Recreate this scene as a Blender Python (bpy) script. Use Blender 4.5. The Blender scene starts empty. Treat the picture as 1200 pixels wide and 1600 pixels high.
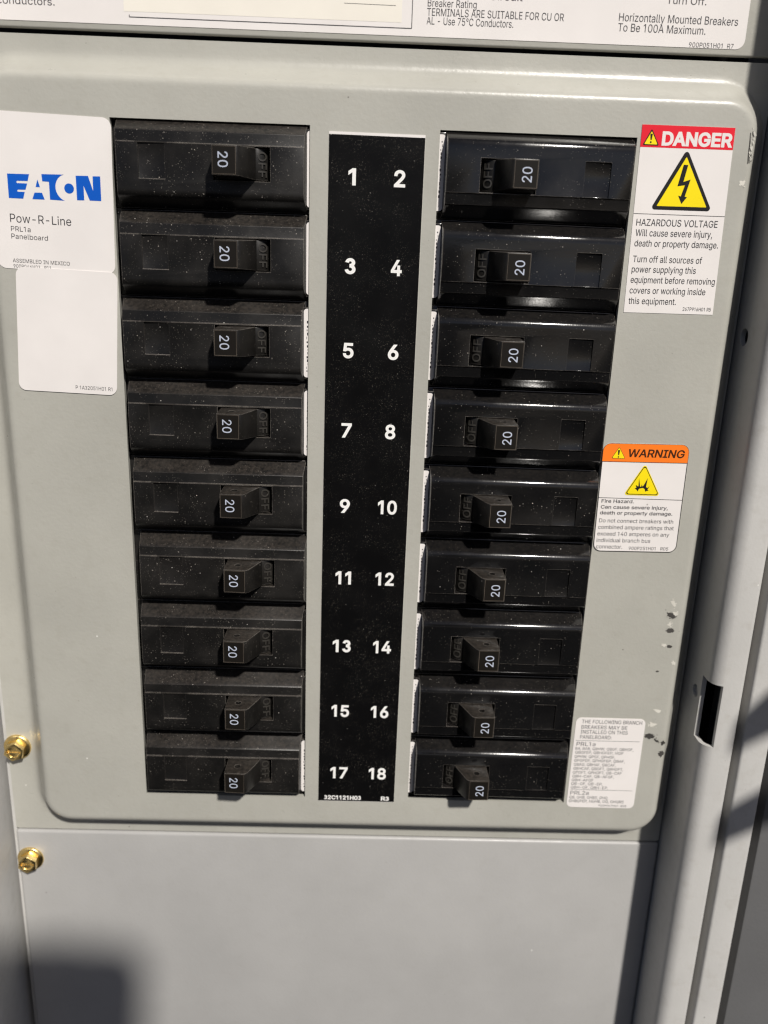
import bpy, bmesh, math, random
from mathutils import Vector, Matrix
rnd = random.Random(7)
sc = bpy.context.scene
COL = sc.collection

# ---------------------------------------------------------------- camera, sky, sun, exposure
# panel coordinates: x across, y up, z out of the panel, millimetres -> metres, panel facing -Y
def V(x, y, z=0.0):
    return Vector((x/1000.0, -z/1000.0, y/1000.0))

CAMROT = [[0.9993630306873158, 0.03370204334149376, 0.011734784619709959],
          [-0.02895272836877198, 0.9579411254941211, -0.2855005071922998],
          [-0.020863183253449397, 0.28497889809890203, 0.9583067125001622]]
CAMPOS = (0.773, -24.379, 265.12)
def camera_matrix():
    ax = [V(*r)*1000.0 for r in CAMROT]
    m = Matrix(((ax[0].x, ax[1].x, ax[2].x, 0), (ax[0].y, ax[1].y, ax[2].y, 0), (ax[0].z, ax[1].z, ax[2].z, 0), (0, 0, 0, 1)))
    m.translation = V(*CAMPOS)
    return m
cam = bpy.data.cameras.new('camera')
cam_ob = bpy.data.objects.new('camera', cam)
COL.objects.link(cam_ob)
cam_ob.matrix_world = camera_matrix()
cam.sensor_fit = 'VERTICAL'; cam.sensor_height = 36.0; cam.sensor_width = 27.0
cam.lens = 36.0*1300.0/1600.0
cam.clip_start = 0.01; cam.clip_end = 50.0
cam.dof.use_dof = True; cam.dof.focus_distance = 0.262; cam.dof.aperture_fstop = 11.0
sc.camera = cam_ob

SUN = Vector((0.43, -1.0, 1.02)).normalized()
elev = math.asin(SUN.z); azim = math.atan2(SUN.x, SUN.y)
world = bpy.data.worlds.new('World'); sc.world = world; world.use_nodes = True
wn = world.node_tree.nodes; wl = world.node_tree.links
sky = wn.new('ShaderNodeTexSky'); sky.sky_type = 'NISHITA'; sky.sun_disc = False
sky.sun_elevation = elev; sky.sun_rotation = azim; sky.air_density = 0.4; sky.dust_density = 1.2
wl.new(sky.outputs[0], wn['Background'].inputs[0]); wn['Background'].inputs[1].default_value = 0.05
sun = bpy.data.lights.new('sun', 'SUN'); sun.energy = 4.9; sun.angle = math.radians(2.9); sun.color = (1.0, 0.955, 0.89)
sun_ob = bpy.data.objects.new('sun', sun); COL.objects.link(sun_ob)
sun_ob.rotation_euler = SUN.to_track_quat('Z', 'Y').to_euler()
sun_ob.location = (1, -2, 2)
sc.view_settings.view_transform = 'Standard'; sc.view_settings.look = 'None'
sc.view_settings.exposure = -0.05; sc.view_settings.gamma = 1.0; sc.view_settings.use_curve_mapping = False
sc.render.engine = 'CYCLES'
sc.cycles.use_denoising = True
sc.cycles.max_bounces = 6
sc.cycles.filter_width = 1.25

# ---------------------------------------------------------------- materials
class NT:
    def __init__(s, name):
        s.m = bpy.data.materials.new(name); s.m.use_nodes = True
        s.t = s.m.node_tree; s.n = s.t.nodes; s.l = s.t.links; s.b = s.n['Principled BSDF']
    def node(s, kind, **kw):
        n = s.n.new(kind)
        for k, v in kw.items(): setattr(n, k, v)
        return n
    def link(s, a, b): s.l.new(a, b)
    def coords(s):
        tc = s.node('ShaderNodeTexCoord'); oi = s.node('ShaderNodeObjectInfo')
        sh = s.node('ShaderNodeVectorMath', operation='SCALE'); sh.inputs[0].default_value = (3.7, 5.1, 2.3)
        s.link(oi.outputs['Random'], sh.inputs[3])
        ad = s.node('ShaderNodeVectorMath', operation='ADD')
        s.link(tc.outputs['Object'], ad.inputs[0]); s.link(sh.outputs[0], ad.inputs[1])
        return ad.outputs[0]
    def noise(s, co, scale, detail=3, rough=0.55):
        n = s.node('ShaderNodeTexNoise'); n.inputs['Scale'].default_value = scale; n.inputs['Detail'].default_value = detail
        n.inputs['Roughness'].default_value = rough; s.link(co, n.inputs['Vector']); return n.outputs['Fac']
    def ramp(s, val, a, b, lo=0.0, hi=1.0):
        r = s.node('ShaderNodeMapRange'); r.inputs[1].default_value = a; r.inputs[2].default_value = b
        r.inputs[3].default_value = lo; r.inputs[4].default_value = hi; s.link(val, r.inputs[0]); return r.outputs[0]
    def math(s, op, a, b=None):
        r = s.node('ShaderNodeMath', operation=op)
        for i, v in enumerate((a, b)):
            if v is None: continue
            if isinstance(v, (int, float)): r.inputs[i].default_value = v
            else: s.link(v, r.inputs[i])
        return r.outputs[0]
    def mix(s, fac, a, b):
        r = s.node('ShaderNodeMix', data_type='RGBA')
        if isinstance(fac, (int, float)): r.inputs[0].default_value = fac
        else: s.link(fac, r.inputs[0])
        for i, v in ((6, a), (7, b)):
            if isinstance(v, tuple): r.inputs[i].default_value = (*v, 1)
            else: s.link(v, r.inputs[i])
        return r.outputs[2]
    def specks(s, co, scale, radius, share):
        v = s.node('ShaderNodeTexVoronoi'); v.inputs['Scale'].default_value = scale; s.link(co, v.inputs['Vector'])
        near = s.ramp(v.outputs['Distance'], radius*0.5, radius, 1, 0)
        sep = s.node('ShaderNodeSeparateColor'); s.link(v.outputs['Color'], sep.inputs[0])
        some = s.ramp(sep.outputs[0], 1-share, 1-share*0.6, 0, 1)
        return s.math('MULTIPLY', near, some)
    def bump(s, val, strength, dist):
        b = s.node('ShaderNodeBump'); b.inputs['Strength'].default_value = strength; b.inputs['Distance'].default_value = dist
        s.link(val, b.inputs['Height']); s.link(b.outputs[0], s.b.inputs['Normal'])
    def done(s, col=None, rough=None, metal=None, spec=None):
        for k, v in (('Base Color', col), ('Roughness', rough), ('Metallic', metal), ('Specular IOR Level', spec)):
            if v is None: continue
            if isinstance(v, tuple): s.b.inputs[k].default_value = (*v, 1)
            elif isinstance(v, (int, float)): s.b.inputs[k].default_value = v
            else: s.link(v, s.b.inputs[k])
        return s.m

def paint(name, col, rough=0.42, dirt=0.05, chips=0.02, mottling=0.06):
    t = NT(name); co = t.coords()
    big = t.noise(co, 28, 4)
    fine = t.noise(co, 260, 4)
    dark = tuple(c*(1-mottling) for c in col); lite = tuple(min(1, c*(1+mottling)) for c in col)
    c = t.mix(t.ramp(big, 0.3, 0.7), dark, lite)
    c = t.mix(t.math('MULTIPLY', t.ramp(fine, 0.52, 0.75), dirt*2), c, tuple(x*0.62*y for x, y in zip(col, (1.0, 0.93, 0.8))))
    c = t.mix(t.math('MULTIPLY', t.specks(co, 190, 0.07, dirt), 0.8), c, (0.07, 0.06, 0.05))
    c = t.mix(t.math('MULTIPLY', t.specks(co, 420, 0.09, dirt*0.8), 0.5), c, (0.10, 0.085, 0.07))
    c = t.mix(t.math('MULTIPLY', t.specks(co, 150, 0.06, chips), 0.8), c, (0.75, 0.74, 0.7))
    peel = t.noise(co, 900, 2, 0.5)
    t.bump(peel, 0.38, 0.00012)
    r = t.ramp(fine, 0.3, 0.75, rough-0.06, rough+0.1)
    return t.done(c, r, spec=0.45)

def plastic(name, base, rough, dust, haze, spec=0.5, wear_glint=0.6, fineness=1.0, recess=False):
    t = NT(name); co = t.coords()
    big = t.noise(co, 70, 5, 0.6)
    fine = t.noise(co, 900, 3, 0.6)
    c = t.mix(t.math('MULTIPLY', t.ramp(big, 0.42, 0.75), haze), base, (0.085, 0.075, 0.066))
    geo = t.node('ShaderNodeNewGeometry'); sp = t.node('ShaderNodeSeparateXYZ'); t.link(geo.outputs['Normal'], sp.inputs[0])
    up = t.ramp(sp.outputs[2], 0.3, 0.95)
    c = t.mix(t.math('MULTIPLY', t.math('MULTIPLY', up, t.ramp(fine, 0.3, 0.7)), min(1.0, haze*2.0)), c, (0.12, 0.098, 0.08))
    # fine scratches stretched along x
    mp = t.node('ShaderNodeMapping'); mp.inputs['Scale'].default_value = (0.12, 1, 1); mp.inputs['Rotation'].default_value = (0, 0.35, 0); t.link(co, mp.inputs[0])
    scr = t.ramp(t.noise(mp.outputs[0], 1500, 2), 0.68, 0.8)
    c = t.mix(t.math('MULTIPLY', scr, t.math('MULTIPLY', t.ramp(big, 0.45, 0.7), haze)), c, (0.2, 0.18, 0.16))
    cl = t.ramp(t.noise(co, 130, 2), 0.4, 0.62)
    s1 = t.math('MULTIPLY', t.specks(co, 700*fineness, 0.13, dust), cl)
    s2 = t.math('MULTIPLY', t.specks(co, 1500*fineness, 0.2, dust*1.4), cl)
    s3 = t.math('MULTIPLY', t.specks(co, 300*fineness, 0.06, dust*0.6), 1.0)
    c = t.mix(t.math('MULTIPLY', s1, 0.85), c, (0.36, 0.325, 0.285))
    c = t.mix(t.math('MULTIPLY', s2, 0.5), c, (0.27, 0.245, 0.21))
    c = t.mix(t.math('MULTIPLY', s3, 0.9), c, (0.55, 0.52, 0.48))
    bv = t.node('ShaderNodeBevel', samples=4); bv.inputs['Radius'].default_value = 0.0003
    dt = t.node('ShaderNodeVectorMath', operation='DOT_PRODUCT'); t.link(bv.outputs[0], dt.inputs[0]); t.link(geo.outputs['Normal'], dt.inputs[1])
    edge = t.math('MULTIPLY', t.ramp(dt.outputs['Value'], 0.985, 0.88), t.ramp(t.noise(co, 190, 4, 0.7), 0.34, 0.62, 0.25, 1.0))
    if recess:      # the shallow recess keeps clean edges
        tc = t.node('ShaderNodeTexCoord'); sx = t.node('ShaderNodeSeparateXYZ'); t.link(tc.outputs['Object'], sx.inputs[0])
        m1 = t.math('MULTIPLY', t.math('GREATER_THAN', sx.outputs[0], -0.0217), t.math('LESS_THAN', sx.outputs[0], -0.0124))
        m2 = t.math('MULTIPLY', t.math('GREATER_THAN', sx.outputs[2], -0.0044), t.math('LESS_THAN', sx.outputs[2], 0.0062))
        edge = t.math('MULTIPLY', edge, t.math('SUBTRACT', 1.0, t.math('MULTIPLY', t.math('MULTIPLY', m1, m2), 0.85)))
    c = t.mix(t.math('MULTIPLY', edge, wear_glint), c, (0.25, 0.225, 0.20))  # lighter edges: wear, plus sun-catch lines painted into the colour
    any_ = t.math('MAXIMUM', s1, s3)
    r = t.math('ADD', t.ramp(big, 0.35, 0.75, rough-0.05, rough+0.15), t.math('MULTIPLY', any_, 0.4))
    t.bump(t.noise(co, 1600, 2), 0.25, 0.00006)
    return t.done(c, r, spec=spec)

def flat(name, col, rough=0.5, mottling=0.03, spec=0.15, dirt=0.04):
    t = NT(name); co = t.coords()
    big = t.noise(co, 60, 3)
    c = t.mix(t.ramp(big, 0.3, 0.7), tuple(x*(1-mottling) for x in col), tuple(min(1, x*(1+mottling)) for x in col))
    if dirt:
        c = t.mix(t.math('MULTIPLY', t.specks(co, 230, 0.08, dirt), 0.6), c, (0.12, 0.1, 0.08))
    return t.done(c, rough, spec=spec)

def metal(name, col, rough):
    t = NT(name); co = t.coords()
    n = t.noise(co, 500, 3)
    c = t.mix(t.ramp(n, 0.3, 0.7), tuple(x*0.8 for x in col), col)
    return t.done(c, t.ramp(n, 0.3, 0.7, rough-0.05, rough+0.08), 1.0)

M = dict(
    pan=paint('warm_grey_paint', (0.405, 0.398, 0.358), 0.33, 0.06, 0.02),
    grey=paint('neutral_grey_paint', (0.365, 0.36, 0.352), 0.38, 0.035, 0.02),
    trim=paint('light_grey_paint', (0.505, 0.497, 0.48), 0.42, 0.10, 0.05),
    dark=paint('dark_grey_paint', (0.14, 0.14, 0.142), 0.5, 0.05, 0.10),
    inside=flat('inside_steel', (0.03, 0.03, 0.032), 0.6),
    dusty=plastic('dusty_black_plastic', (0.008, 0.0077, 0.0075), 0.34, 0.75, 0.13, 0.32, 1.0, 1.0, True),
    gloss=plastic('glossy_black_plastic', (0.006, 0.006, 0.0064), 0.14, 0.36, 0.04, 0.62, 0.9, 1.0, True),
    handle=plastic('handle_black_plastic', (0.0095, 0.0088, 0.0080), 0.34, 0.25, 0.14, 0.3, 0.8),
    relief=flat('moulded_black_relief', (0.038, 0.035, 0.031), 0.3, spec=0.5, dirt=0),
    cap=flat('handle_print_black', (0.010, 0.0085, 0.0070), 0.5, dirt=0.0),
    strip=plastic('black_label_film', (0.0035, 0.0035, 0.0037), 0.34, 0.9, 0.010, 0.12, 0.0, 1.6),
    white=flat('white_sticker', (0.755, 0.72, 0.70), 0.42),
    cream=flat('cream_paper', (0.80, 0.76, 0.68), 0.6),
    ink=flat('black_ink', (0.014, 0.014, 0.015), 0.5, dirt=0),
    inkgrey=flat('grey_ink', (0.045, 0.045, 0.05), 0.5, dirt=0),
    blue=flat('blue_ink', (0.006, 0.095, 0.50), 0.45, dirt=0),
    red=flat('red_ink', (0.72, 0.018, 0.035), 0.45, dirt=0),
    orange=flat('orange_ink', (0.90, 0.20, 0.02), 0.45, dirt=0),
    yellow=flat('yellow_ink', (0.88, 0.70, 0.01), 0.45, dirt=0),
    brownink=flat('brown_ink', (0.05, 0.018, 0.008), 0.5, dirt=0),
    numwhite=flat('white_ink', (0.80, 0.79, 0.77), 0.5, dirt=0),
    rating=flat('pale_blue_ink', (0.46, 0.50, 0.60), 0.5, dirt=0),
    gold=metal('yellow_zinc', (1.0, 0.76, 0.33), 0.27),
    scuff=flat('dark_scuff', (0.06, 0.056, 0.052), 0.7, 0.3, dirt=0),
    chip=flat('pale_chip', (0.62, 0.60, 0.54), 0.6, 0.1, dirt=0),
    phone=flat('dark_phone_glass', (0.02, 0.02, 0.022), 0.3, dirt=0),
)

# ---------------------------------------------------------------- helpers
def tag(o, label=None, cat=None, group=None, kind=None):
    if label: o['label'] = label
    if cat: o['category'] = cat
    if group: o['group'] = group
    if kind: o['kind'] = kind
    return o

def empty(name, loc=(0, 0, 0), roll=0.0):
    o = bpy.data.objects.new(name, None); COL.objects.link(o)
    o.empty_display_size = 0.01
    o.location = V(*loc); o.rotation_euler = (0, -roll, 0)   # roll: counter-clockwise seen from the front
    return o

def to_bl(co): return (co[0]/1000.0, -co[2]/1000.0, co[1]/1000.0)

def mesh_from(name, verts, faces):
    me = bpy.data.meshes.new(name)
    me.from_pydata([to_bl(v) for v in verts], [], faces); me.update()
    return me

def obj(name, me, mat, parent=None, sharp=None):
    o = bpy.data.objects.new(name, me); COL.objects.link(o)
    me.materials.clear(); me.materials.append(mat)
    if parent is not None: o.parent = parent
    if sharp is not None:
        me.polygons.foreach_set('use_smooth', [True]*len(me.polygons))
        me.set_sharp_from_angle(angle=math.radians(sharp))
    return o

def box(x0, x1, y0, y1, z0, z1):
    v = [(x, y, z) for z in (z0, z1) for y in (y0, y1) for x in (x0, x1)]
    f = [(0, 2, 3, 1), (4, 5, 7, 6), (0, 1, 5, 4), (1, 3, 7, 5), (3, 2, 6, 7), (2, 0, 4, 6)]
    return v, f

def merge(*shapes):
    V_, F_ = [], []
    for v, f in shapes:
        n = len(V_); V_ += list(v); F_ += [tuple(i+n for i in q) for q in f]
    return V_, F_

def prism_x(poly_yz, x0, x1):
    n = len(poly_yz)
    v = [(x0, y, z) for y, z in poly_yz] + [(x1, y, z) for y, z in poly_yz]
    f = [tuple(range(n)), tuple(range(2*n-1, n-1, -1))] + [(i, i+n, (i+1) % n+n, (i+1) % n) for i in range(n)]
    return v, f

def prism_y(poly_xz, y0, y1):
    v, f = prism_x(poly_xz, y0, y1)
    return [(b, a, c) for a, b, c in v], f

def prism_z(poly_xy, z0, z1):
    n = len(poly_xy)
    v = [(x, y, z0) for x, y in poly_xy] + [(x, y, z1) for x, y in poly_xy]
    f = [tuple(range(n-1, -1, -1)), tuple(range(n, 2*n))] + [(i, (i+1) % n, (i+1) % n+n, i+n) for i in range(n)]
    return v, f

def cyl(axis, c, r, h0, h1, n=24):
    pts = [(c[0]+r*math.cos(2*math.pi*i/n), c[1]+r*math.sin(2*math.pi*i/n)) for i in range(n)]
    if axis == 'z': return prism_z(pts, h0, h1)
    if axis == 'x': return prism_x(pts, h0, h1)
    return prism_y(pts, h0, h1)

def rrect(x0, x1, y0, y1, r, n=6):
    out = []
    for cx, cy, a in ((x1-r, y1-r, 0), (x0+r, y1-r, 90), (x0+r, y0+r, 180), (x1-r, y0+r, 270)):
        for i in range(n+1):
            t = math.radians(a+90.0*i/n)
            out.append((cx+r*math.cos(t), cy+r*math.sin(t)))
    return out

def fix_normals(me):
    bm = bmesh.new(); bm.from_mesh(me)
    bmesh.ops.remove_doubles(bm, verts=bm.verts, dist=1e-7)
    bmesh.ops.recalc_face_normals(bm, faces=bm.faces)
    bm.to_mesh(me); bm.free(); me.update()
    return me

def evaluated(ob):
    dg = bpy.context.evaluated_depsgraph_get(); dg.update()
    me = bpy.data.meshes.new_from_object(ob.evaluated_get(dg), depsgraph=dg)
    return me

def carve(name, shape, cutters=(), bevel=0.0, segments=2, angle=30):
    """a solid with pieces cut out of it and its edges rounded, as one mesh"""
    me = fix_normals(mesh_from(name, *shape))
    o = bpy.data.objects.new(name, me); COL.objects.link(o)
    tmp = [o]
    for c in cutters:
        cm = fix_normals(mesh_from('cut', *c)); co = bpy.data.objects.new('cut', cm); COL.objects.link(co); tmp.append(co)
        b = o.modifiers.new('b', 'BOOLEAN'); b.operation = 'DIFFERENCE'; b.object = co; b.solver = 'EXACT'
    if bevel:
        b = o.modifiers.new('v', 'BEVEL'); b.width = bevel/1000.0; b.segments = segments; b.limit_method = 'ANGLE'; b.angle_limit = math.radians(angle)
        b.use_clamp_overlap = True
    res = evaluated(o); res.name = name
    for t in tmp: bpy.data.objects.remove(t, do_unlink=True)
    return res

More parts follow.
